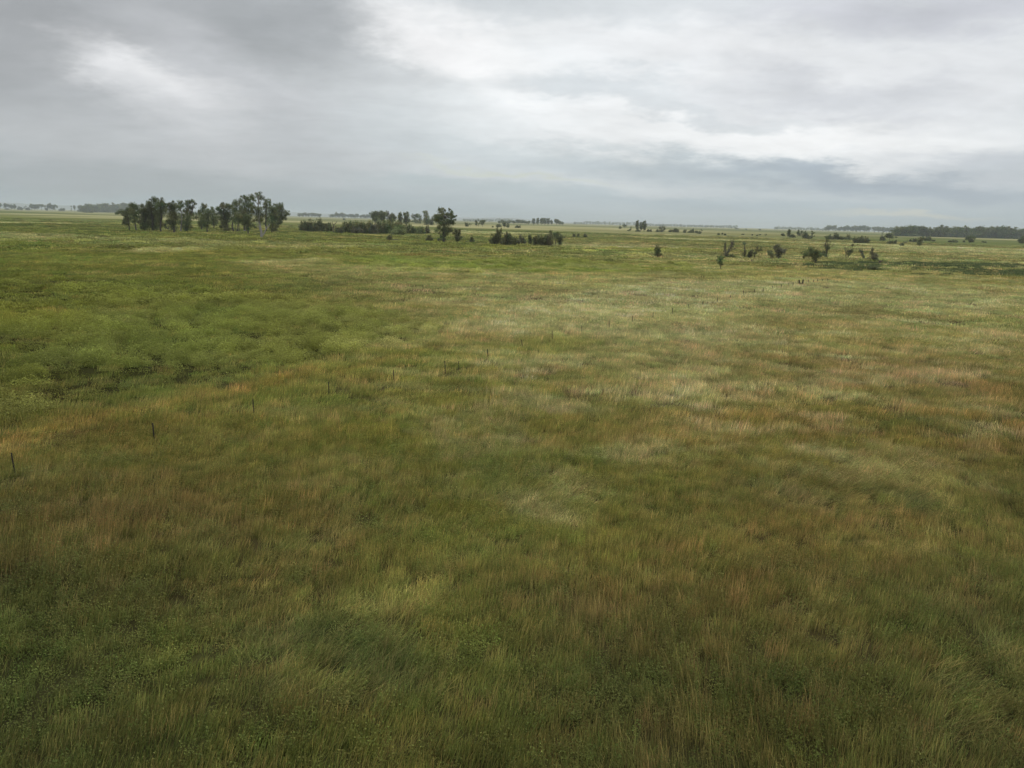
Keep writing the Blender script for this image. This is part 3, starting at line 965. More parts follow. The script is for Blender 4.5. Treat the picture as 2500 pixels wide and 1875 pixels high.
def build_tree(zid, X0, Y0, Yt, Xl, Xr, kind, name, label, cat, group, lobes=None, limbs=None, mat=None,
               bark=None, density=1.0, seed=0, parts=True, trunk=None):
    """pixel measures of one tree -> a 3-D tree standing where it belongs"""
    ox, oy, s = ZM[zid]
    r = np.random.default_rng(seed)
    bx, by = ox + X0 / s, oy + Y0 / s
    base, D = ground_pt(bx, by, 0.30, 6500.0)
    mpp = D / F_PX * 1.02                                # metres per 2500-frame pixel (about)
    azm = math.atan2(base[0], base[1])
    ca, sa = math.cos(azm), math.sin(azm)
    xax, yax = np.array([ca, -sa, 0]), np.array([sa, ca, 0])
    zb = float(zfun(np.array([base[0]]), np.array([base[1]]))[0])

    def loc(X, Y, dep=0.0):
        p_ = pt_at(ox + X / s, oy + Y / s, D) - np.array([base[0], base[1], zb])
        return np.array([p_ @ xax, dep, max(p_[2], 0.05)])
    top = loc((Xl + Xr) / 2, Yt)
    H = top[2]
    W = (Xr - Xl) / s * mpp
    xc = loc((Xl + Xr) / 2, Y0)[0]
    u = 1.0 / s * mpp                                    # metres per zoomed pixel
    px_r = D / 779.0                                     # metres per render pixel
    ls = max(0.16, px_r * 0.62)
    L = []                                               # lobes: centre, radii
    if lobes:
        for (lx, ly, rx, ry) in lobes:
            dep = r.normal(0, 0.22) * W
            L.append((loc(lx, ly, dep), np.array([rx * u, max(rx, ry) * u * 0.9, ry * u])))
    elif kind == "bush":
        n = 3 + int(W / max(H, .1) * 2.5)
        tp_ = r.integers(0, n)
        for i in range(n):
            f = (i + 0.5) / n - 0.5
            hh = H * (1 - 0.75 * abs(2 * f) ** 2.4 * .8) * (0.86 + 0.14 * r.random())
            if i == tp_:
                hh = H
            rx_ = W / n * 0.85
            rz_ = hh * 0.30
            L.append((np.array([xc + f * W * 0.84, r.normal(0, 0.15) * W, hh - rz_]), np.array([rx_, rx_ * 1.2, rz_])))
            L.append((np.array([xc + f * W * 0.78, r.normal(0, 0.2) * W, hh * .36]), np.array([rx_ * 1.1, rx_ * 1.3, hh * .36])))
    elif kind == "round":
        n = 9
        for i in range(n):
            a_ = r.random() * 6.28
            q = math.sqrt(r.random()) * 0.30
            zz = 0.45 + 0.42 * r.random() - 0.5 * q * q
            L.append((np.array([xc + q * W * math.cos(a_), q * W * math.sin(a_), zz * H]),
                      np.array([W * .23, W * .23, H * .17]) * (0.8 + .5 * r.random())))
        L.append((np.array([xc, 0, H * .84]), np.array([W * .26, W * .26, H * .16])))
    elif kind == "umbrella":
        for i in range(7):
            f = (i + .5) / 7 - .5
            L.append((np.array([xc + f * W * .85, r.normal(0, .2) * W, H * (0.80 - 0.9 * f * f + .05 * r.normal())]),
                      np.array([W * .14, W * .2, H * .16])))
    elif kind == "snag":
        for i in range(7):
            L.append((np.array([xc + r.uniform(-.4, .4) * W, r.uniform(-.3, .3) * W, H * r.uniform(.2, .85)]),
                      np.array([W * .13, W * .13, H * .12]) * (.7 + .6 * r.random())))
    else:                                                # tall ragged cottonwood: plumes on ascending limbs
        n = 11
        for i in range(n):
            t_ = (i + 0.5) / n
            zz = 0.20 + 0.74 * t_
            wid = (0.30 + 0.20 * math.sin(math.pi * min(1, t_ * 1.05)))
            side = (-1) ** i * (0.3 + 0.7 * r.random())
            rx_ = W * (0.17 + 0.09 * r.random())
            L.append((np.array([xc + side * wid * W * .62, r.normal(0, .18) * W, zz * H]),
                      np.array([rx_, rx_, H * (0.065 + 0.05 * r.random())])))
        for i in range(3):
            L.append((np.array([xc + r.uniform(-.3, .3) * W, r.normal(0, .1) * W, H * (0.86 + .03 * i)]),
                      np.array([W * .10, W * .10, H * .07])))
        L.append((np.array([xc, 0, H * .52]), np.array([W * .28, W * .26, H * .26])))
    # ragged outline: small tufts on twigs that stick out of every lobe
    ex = []
    for (c_, rd) in L:
        for q in range(3 if (lobes or kind == "tall") else 2):
            d_ = r.normal(size=3) * np.array([1, 1, .9])
            d_ = d_ / np.linalg.norm(d_)
            k_ = r.uniform(.28, .48)
            ex.append((c_ + d_ * rd * r.uniform(1.15, 1.45), rd * k_))
    L0 = list(L)
    if kind != "snag":
        L = L + [e_ for e_ in ex if e_[0][2] > 0.06 * H]
    # foliage
    leaves = []
    for (c_, rd) in L:
        rd = rd * (1.30 if lobes else 1.18) if kind != 'snag' else rd * 1.15
        area = math.pi * rd[0] * rd[2]
        n = int(np.clip(area / (ls * ls) * 5.0 * density, 6, 1800))
        d_ = r.normal(size=(n, 3))
        d_ /= np.linalg.norm(d_, axis=1)[:, None]
        ph = r.random(3) * 6
        lump = 1 + 0.30 * np.sin(d_[:, 0] * 5 + ph[0]) * np.sin(d_[:, 2] * 5 + ph[1]) + 0.14 * np.sin(d_[:, 1] * 9 + ph[2])
        q = (0.25 + 0.75 * r.random(n) ** 0.45) * lump
        # leafy tufts: pull leaves towards a few centres so that gaps open between them
        C = d_ * q[:, None]
        nt_ = max(4, n // 22)
        tc_ = d_[:nt_] * (0.35 + .65 * r.random((nt_, 1)))
        pick = r.integers(0, nt_, n)
        C = C * 0.72 + tc_[pick] * 0.52
        C = C * rd + c_
        C[:, 2] = np.maximum(C[:, 2], 0.1)
        tn = np.exp(r.normal(0, 0.16))
        hue = np.array([1 + .10 * r.normal(), 1.0, 1 - .06 * r.normal()])
        leaves.append(leaf_quads(C, ls, r, 0.25, tint=tn * hue))
    crown = merge(leaves)
    # wood
    wood = []
    tr = max(0.10, 0.022 * H if kind != "bush" else 0.012 * H)
    tr = max(tr, px_r * 0.10)
    top_lobe = max(L, key=lambda q: q[0][2])[0] if L else np.array([0, 0, H])
    fork = np.array([xc * 0.3, 0, H * (0.30 if kind not in ("bush",) else 0.12)])
    if kind == "umbrella":
        fork = np.array([xc * 0.5, 0, H * .5])
    if trunk:                                            # traced trunk: list of zoomed pixels, first = foot
        TP = [np.array([0, 0, -0.3])] + [loc(a_, b_, 0.0) for a_, b_ in trunk]
        TP = np.array(TP)
        wood.append(tube(TP, tr * 1.3, tr * 0.5, 7))
        fork = TP[len(TP) // 2]
    else:
        wood.append(tube(curve3([0, 0, -0.3], fork, [r.normal(0, .02) * H, 0, 0], 4, r), tr * 1.25, tr, 7))
        if kind == "bush":
            top_lobe = top_lobe * np.array([1, 1, .75])
        wood.append(tube(curve3(fork, top_lobe, [r.normal(0, .05) * W, 0, 0], 5, r), tr, tr * 0.25, 5))
    for (c_, rd) in L0:
        st_ = fork * (0.9 + .1 * r.random())
        if trunk and len(trunk) > 2:
            dd = [np.linalg.norm((q - c_) * [1, 1, 1.0]) + (1e3 if q[2] > c_[2] else 0) for q in TP[1:]]
            st_ = TP[1 + int(np.argmin(dd))]
        wood.append(tube(curve3(st_, c_, [0, 0, -0.06 * np.linalg.norm(c_ - st_)], 4, r), tr * 0.42, tr * 0.12, 4))
    for lb in (limbs or []):
        P = np.array([loc(a_, b_, r.normal(0, .04) * W) for a_, b_ in lb])
        wood.append(tube(P, max(tr * .6, px_r * .14), max(tr * .14, px_r * .07), 5))
    wood_m = merge(wood)
    mat = mat or M_LEAF
    bark = bark or M_BARK
    loc0 = (base[0], base[1], zb)
    if parts:
        e = link(name, None, loc=loc0, label=label, category=cat, group=group)
        e.rotation_euler = (0, 0, -azm)
        link("trunk", np_mesh("trunk", wood_m[0], wood_m[1], bark, tint=wood_m[2]), parent=e)
        link("crown", np_mesh("crown", crown[0], crown[1], mat, tint=crown[2]), parent=e)
    else:
        V_, F_, T_ = merge([wood_m, crown])
        mi = np.concatenate([np.zeros(len(wood_m[1])), np.ones(len(crown[1]))])
        e = link(name, np_mesh(name, V_, F_, mats=[bark, mat], mat_idx=mi, tint=T_), loc=loc0, label=label,
                 category=cat, group=group)
        e.rotation_euler = (0, 0, -azm)
    return e


G1 = "cottonwood trees of the left grove"
cw = dict(kind="tall", name="cottonwood_tree", cat="tree", group=G1)
LG = [
    (2, 180, 612, 355, 50, 240, "slender cottonwood leaning left, at the left end of the left grove",
     dict(lobes=[(90, 385, 45, 25), (150, 400, 45, 30), (205, 380, 35, 35), (160, 450, 40, 45), (150, 510, 32, 45), (120, 520, 20, 25)],
          trunk=[(178, 560), (168, 500), (155, 440), (140, 395)])),
    (2, 268, 622, 282, 180, 295, "thin trunked cottonwood with a narrow top, second from the left end of the left grove",
     dict(lobes=[(200, 310, 26, 30), (245, 325, 38, 35), (215, 370, 38, 40), (245, 430, 38, 45), (250, 490, 26, 38)],
          trunk=[(255, 560), (245, 500), (235, 420), (215, 330)])),
    (2, 375, 615, 285, 290, 450, "bushy cottonwood leafy down to the grass with a bare twig on its top",
     dict(lobes=[(345, 370, 40, 35), (400, 360, 45, 45), (350, 440, 45, 50), (345, 520, 42, 50), (385, 560, 45, 40), (400, 450, 45, 60), (410, 290, 22, 30)],
          limbs=[[(380, 420), (360, 340), (338, 288)]])),
    (2, 470, 618, 198, 395, 560, "tallest cottonwood of the left half of the grove, with a spiky top",
     dict(lobes=[(480, 230, 22, 30), (515, 240, 22, 22), (425, 285, 28, 28), (490, 310, 55, 50), (450, 380, 55, 50), (520, 400, 50, 50), (470, 460, 50, 50), (480, 540, 42, 48), (500, 580, 30, 22)])),
    (2, 572, 625, 233, 515, 640, "broad dark cottonwood beside the spiky topped one",
     dict(lobes=[(580, 265, 30, 30), (550, 320, 45, 45), (600, 330, 40, 40), (570, 400, 50, 50), (545, 470, 35, 45), (572, 540, 32, 40)])),
    (2, 725, 640, 268, 635, 790, "dense cottonwood with a wide crown reaching low, in the middle of the grove",
     dict(lobes=[(665, 310, 30, 30), (705, 305, 32, 35), (745, 320, 32, 35), (680, 380, 45, 45), (730, 400, 45, 50), (690, 460, 48, 50), (720, 530, 50, 45), (710, 580, 35, 30)])),
    (2, 810, 628, 253, 765, 860, "cottonwood with a pale trunk and forked pale limbs, beside the arching one",
     dict(bark=M_PALE, density=.75, lobes=[(800, 280, 25, 28), (830, 310, 30, 35), (790, 340, 26, 35), (810, 440, 30, 40), (800, 510, 28, 40)],
          trunk=[(815, 560), (825, 480), (820, 400), (805, 330)])),
    (2, 882, 630, 243, 845, 1000, "cottonwood with a curved top arching to the right over a gap",
     dict(lobes=[(885, 285, 28, 25), (920, 262, 28, 18), (955, 260, 22, 18), (982, 292, 16, 18), (960, 330, 26, 18), (905, 340, 30, 35), (885, 400, 40, 40), (960, 420, 30, 25), (905, 470, 45, 45), (895, 530, 42, 40), (880, 590, 36, 32)])),
    (2, 1070, 608, 288, 1018, 1120, "narrow cottonwood just right of the gap in the grove",
     dict(lobes=[(1080, 310, 18, 25), (1115, 320, 20, 22), (1075, 370, 30, 45), (1040, 400, 20, 25), (1065, 450, 42, 45), (1065, 530, 35, 60), (1032, 520, 14, 10)])),
    (2, 1135, 640, 360, 1095, 1200, "low dense cottonwood standing nearest in the small middle group",
     dict(lobes=[(1130, 385, 30, 30), (1160, 400, 30, 30), (1130, 450, 45, 50), (1135, 520, 45, 45), (1110, 560, 28, 25)])),
    (2, 1212, 590, 328, 1170, 1270, "thin cottonwood with a pointed tip at the right of the small middle group",
     dict(lobes=[(1198, 350, 14, 22), (1212, 390, 22, 30), (1215, 460, 40, 50), (1240, 500, 30, 45), (1210, 535, 25, 25)])),
    (2, 1385, 622, 290, 1250, 1465, "wide dense cottonwood at the left of the larger right group",
     dict(lobes=[(1262, 350, 16, 26), (1290, 370, 24, 28), (1320, 320, 35, 30), (1370, 320, 45, 32), (1425, 330, 35, 30), (1330, 400, 55, 45), (1410, 410, 50, 50), (1310, 470, 40, 35), (1380, 480, 50, 45), (1355, 550, 45, 45), (1385, 600, 45, 22)])),
    (2, 1465, 628, 240, 1440, 1560, "cottonwood with many holes in its crown and a leaning dark trunk",
     dict(density=.8, lobes=[(1490, 262, 30, 25), (1545, 260, 28, 25), (1465, 300, 25, 22), (1520, 310, 35, 28), (1480, 370, 38, 40), (1535, 380, 36, 40), (1500, 450, 40, 35)],
          trunk=[(1440, 570), (1450, 500), (1480, 400), (1500, 300)])),
    (2, 1520, 636, 380, 1470, 1560, "slim many stemmed cottonwood with three bare lower trunks",
     dict(lobes=[(1510, 440, 38, 45), (1480, 495, 30, 35), (1540, 490, 30, 40), (1520, 620, 20, 12)],
          limbs=[[(1490, 630), (1485, 560), (1480, 500)], [(1510, 632), (1508, 560), (1505, 480)], [(1530, 632), (1535, 560), (1540, 500)]])),
    (2, 1597, 622, 183, 1560, 1690, "tall dark cottonwood with a loose tuft off its upper left",
     dict(lobes=[(1588, 198, 14, 14), (1605, 225, 35, 25), (1645, 235, 35, 35), (1600, 300, 45, 40), (1660, 310, 35, 45), (1590, 380, 45, 45), (1650, 400, 45, 50), (1600, 460, 45, 45)])),
    (2, 1638, 656, 410, 1570, 1690, "low cottonwood with drooping foliage standing before the tall dark one",
     dict(lobes=[(1620, 450, 45, 40), (1600, 510, 40, 45), (1650, 520, 35, 50), (1635, 580, 28, 40)])),
    (2, 1800, 700, 145, 1660, 1842, "tallest pale trunked cottonwood with an airy open crown",
     dict(bark=M_PALE, density=.75,
          lobes=[(1740, 165, 22, 12), (1785, 160, 16, 16), (1760, 195, 34, 20), (1815, 215, 26, 22), (1775, 230, 28, 16), (1675, 190, 18, 22), (1700, 220, 28, 28), (1775, 275, 18, 18), (1700, 330, 30, 22), (1750, 345, 38, 26), (1800, 340, 24, 22), (1735, 400, 45, 40), (1790, 410, 36, 40), (1770, 460, 48, 40), (1800, 500, 34, 30), (1700, 555, 32, 22)],
          trunk=[(1800, 640), (1785, 570), (1775, 500), (1770, 400), (1762, 300), (1765, 210)],
          limbs=[[(1775, 540), (1750, 430), (1720, 300), (1690, 220)], [(1800, 660), (1770, 580), (1735, 500)]])),
    (2, 1852, 625, 233, 1820, 1920, "brownish topped cottonwood with a thin dark trunk behind the pale trunked one",
     dict(density=.75, lobes=[(1870, 260, 30, 25), (1900, 290, 20, 35), (1850, 300, 28, 30), (1870, 350, 32, 40), (1860, 420, 32, 40), (1870, 500, 28, 40)])),
    (2, 1928, 638, 320, 1880, 2010, "dark cottonwood dense to the ground near the right end of the grove",
     dict(lobes=[(1935, 345, 35, 30), (1975, 370, 35, 35), (1920, 410, 42, 40), (1970, 440, 42, 42), (1930, 490, 45, 45), (1935, 560, 42, 50), (1940, 610, 30, 22)])),
    (2, 1985, 620, 283, 1950, 2152, "cottonwood spreading far to the right at the right end of the left grove",
     dict(lobes=[(1990, 305, 26, 22), (2030, 310, 26, 26), (2058, 330, 16, 40), (1990, 360, 35, 40), (2050, 385, 40, 35), (2095, 400, 35, 26), (2130, 412, 22, 14), (2010, 440, 45, 40), (2060, 450, 35, 30), (2000, 510, 40, 35), (2035, 520, 18, 16), (1985, 570, 22, 28)])),
]
for i, (z_, x0, y0, yt, xl, xr, lab, kw) in enumerate(LG):
    build_tree(z_, x0, y0, yt, xl, xr, label=lab, seed=1000 + i, **{**cw, **kw})


def wood_thing(name, label, cat, zid, lines, r0, r1, mat, group=None):
    """dead branch / log: traced as thick 3-D tubes, first point of first line on the ground"""
    ox, oy, s = ZM[zid]
    base, D = ground_pt(ox + lines[0][0][0] / s, oy + lines[0][0][1] / s, 0.25, 6000.)
    azm = math.atan2(base[0], base[1])
    ca, sa = math.cos(azm), math.sin(azm)
    r = np.random.default_rng(len(label))
    pp = []
    for li, ln in enumerate(lines):
        P = []
        for (a_, b_) in ln:
            p_ = pt_at(ox + a_ / s, oy + b_ / s, D) - base
            P.append([p_[0] * ca - p_[1] * sa, r.normal(0, .25), max(p_[2], 0.0)])
        k_ = 1.0 if li == 0 else 0.7
        pp.append(tube(P, r0 * k_, r1 * k_, 6))
    V_, F_, T_ = merge(pp)
    e = link(name, np_mesh(name, V_, F_, mat, tint=T_), loc=tuple(base), label=label, category=cat, group=group)
    e.rotation_euler = (0, 0, -azm)
    return e


wood_thing("dead_branch", "pale dead branch leaning out from the foot of the tallest pale trunked cottonwood", "dead wood", 2,
           [[(1812, 690), (1835, 650), (1855, 605), (1890, 560), (1905, 535)], [(1855, 605), (1850, 560)]], .45, .15, M_PALE)
wood_thing("fallen_log", "short whitish fallen log lying among the trunks of the left grove", "log", 2,
           [[(1560, 630), (1590, 618), (1612, 612)]], .4, .3, M_PALE)
wood_thing("broken_trunk", "short dark broken trunk leaning left between two cottonwoods of the left grove", "dead wood", 2,
           [[(658, 605), (640, 585), (612, 545)], [(658, 605), (665, 560)]], .6, .35, M_BARK)

# rows of small far trees: (zoom, group, label stem, [(X, Ybase, Ytop, width, kind)...])
FAR = [
    (1, "trees of the dark wood at far left", "dark tree of the far wood left of the grove", M_LEAF, [
        (1098, 425, 338, 70, "round"), (1145, 432, 345, 60, "round"), (1190, 430, 325, 85, "round"), (1235, 428, 322, 85, "round"), (1285, 432, 330, 80, "round"),
        (1330, 430, 322, 85, "round"), (1378, 432, 318, 90, "round"), (1425, 434, 314, 95, "round"), (1470, 434, 335, 80, "round"), (1515, 434, 330, 85, "round"),
        (1560, 436, 322, 90, "round"), (1605, 436, 328, 85, "round"), (1650, 438, 312, 95, "round"), (1695, 438, 325, 90, "round"), (1745, 438, 335, 85, "round"),
        (1790, 440, 330, 90, "round"), (1840, 440, 326, 90, "round"), (1890, 440, 328, 90, "round"), (1935, 440, 340, 80, "round")]),
    (1, "scattered hazy trees on the left skyline", "small hazy skyline tree at the left edge", M_LEAF, [
        (2, 376, 312, 30, "round"), (75, 375, 312, 40, "round"), (112, 376, 320, 50, "umbrella"), (152, 375, 330, 45, "round"), (197, 376, 325, 48, "round"),
        (338, 378, 342, 34, "snag"), (425, 382, 322, 50, "round"), (465, 382, 325, 55, "round"), (500, 382, 332, 45, "round"), (560, 382, 318, 88, "umbrella"),
        (675, 386, 318, 60, "round"), (705, 386, 330, 50, "round"), (745, 386, 326, 60, "umbrella"), (965, 390, 340, 24, "snag"), (1004, 396, 345, 28, "round")]),
    (1, "low bushes on the left skyline", "low dark bush by the skyline trees at the left edge", M_LEAF_SHRUB, [
        (95, 394, 382, 50, "bush"), (270, 377, 356, 60, "bush"), (375, 380, 366, 50, "bush"), (625, 386, 370, 34, "bush"), (835, 390, 374, 62, "bush"), (1150, 436, 405, 50, "bush"), (1225, 438, 402, 50, "bush")]),
    (3, "hazy trees in the left skyline row", "hazy grey tree in the row right of the left grove", M_LEAF, [
        (158, 346, 305, 45, "round"), (195, 346, 303, 45, "round"), (232, 346, 300, 50, "round"), (270, 346, 306, 45, "round"), (308, 347, 300, 50, "round"),
        (345, 347, 303, 50, "round"), (380, 347, 308, 45, "round"), (408, 347, 312, 40, "round")]),
    (3, "blue grey trees in the second skyline row", "blue grey tree in the row behind the olive thicket", M_LEAF, [
        (560, 358, 316, 60, "round"), (606, 358, 297, 66, "round"), (645, 358, 312, 60, "round"), (682, 359, 302, 62, "round"), (720, 360, 314, 60, "round"),
        (760, 360, 318, 55, "round"), (798, 361, 316, 60, "round"), (835, 362, 328, 50, "round"), (868, 362, 313, 50, "round"), (915, 366, 330, 55, "round"),
        (950, 367, 322, 60, "round"), (990, 367, 320, 60, "round"), (1030, 368, 322, 60, "round")]),
    (4, "trees of the far middle wood", "hazy tree in the far wood on the middle skyline", M_LEAF, [
        (655, 368, 330, 60, "round"), (700, 368, 316, 62, "round"), (750, 370, 332, 60, "round"), (800, 371, 322, 70, "round"), (850, 372, 324, 70, "round"),
        (900, 373, 312, 74, "round"), (955, 374, 314, 74, "round"), (1005, 374, 322, 70, "round"), (1055, 376, 326, 70, "round"), (1120, 382, 291, 52, "tall"),
        (1175, 382, 290, 48, "tall"), (1228, 383, 288, 56, "tall"), (1268, 383, 290, 52, "tall"), (1312, 384, 290, 56, "tall"), (1360, 385, 318, 56, "round"),
        (1430, 386, 302, 82, "round"), (1475, 386, 330, 50, "round"), (1508, 386, 342, 40, "round")]),
    (6, "trees of the far row beside the right wood", "grey tree in the row left of the right wood", M_LEAF, [
        (1425, 196, 132, 66, "round"), (1485, 196, 128, 48, "round"), (1545, 196, 150, 48, "round"), (1590, 197, 147, 50, "round"), (1638, 197, 137, 56, "round"),
        (1688, 198, 142, 50, "round"), (1730, 199, 138, 54, "round"), (1772, 200, 140, 54, "round"), (1815, 201, 135, 66, "umbrella"), (1862, 202, 142, 60, "umbrella"),
        (1925, 203, 145, 50, "round"), (1968, 204, 148, 56, "umbrella"), (2010, 206, 150, 56, "round"), (2052, 208, 160, 46, "round"), (2092, 210, 154, 50, "round"), (2130, 212, 154, 52, "round")]),
]
RW = [(950, 306, 240, 70), (990, 307, 222, 80), (1035, 308, 212, 85), (1080, 309, 206, 90), (1125, 309, 208, 85), (1170, 310, 214, 85),
      (1210, 311, 212, 80), (1250, 312, 226, 70), (1290, 313, 230, 75), (1335, 314, 236, 75), (1375, 315, 222, 80), (1420, 316, 214, 85),
      (1465, 317, 232, 75), (1510, 318, 226, 80), (1550, 319, 222, 85), (1595, 320, 228, 80), (1640, 321, 220, 85), (1690, 322, 226, 85),
      (1735, 323, 222, 80), (1780, 324, 218, 85), (1830, 325, 226, 80), (1875, 326, 220, 85), (1920, 327, 224, 80), (1965, 328, 228, 80),
      (2010, 330, 214, 85), (2055, 331, 226, 80), (2100, 332, 234, 85), (2150, 333, 242, 85), (2195, 335, 246, 85), (2240, 336, 240, 90)]
FAR.append((7, "trees of the dark wood at the right edge", "dark green tree in the wood at the right edge", M_LEAF,
            [(a_, b_, c_, w_, "round") for a_, b_, c_, w_ in RW]))
sd_ = 5000
for (z_, grp, stem, mat, rows) in FAR:
    rows = sorted(rows)
    for i, (x0, yb, yt, w_, kd) in enumerate(rows):
        sd_ += 1
        shape = {"round": "", "umbrella": "flat topped ", "snag": "bare ", "bush": "", "tall": "upright "}[kd]
        o_ = ORD[i] + " from the left, "
        lobes = None
        dens = 1.2
        if grp.startswith("trees of the dark wood") or grp.startswith("trees of the far row"):
            r_ = np.random.default_rng(sd_)
            Hh = yb - yt
            lobes = [(x0 + r_.uniform(-.28, .28) * w_, yt + Hh * f + 4, w_ * .30 * (1 + .3 * r_.random()), Hh * .2) for f in
                     ((.18, .3, .42, .55) if "far row" in grp else (.18, .32, .45, .6, .75, .9, .85))]
        build_tree(z_, x0, yb, yt, x0 - w_ / 2, x0 + w_ / 2, kd, {"bush": "bush", "snag": "bare_tree"}.get(kd, "broadleaf_tree"),
                   o_ + shape + stem, "bush" if kd == "bush" else "tree", grp, lobes=lobes, mat=mat, density=dens,
                   seed=sd_, parts=(yb - yt) / ZM[z_][2] > 14)

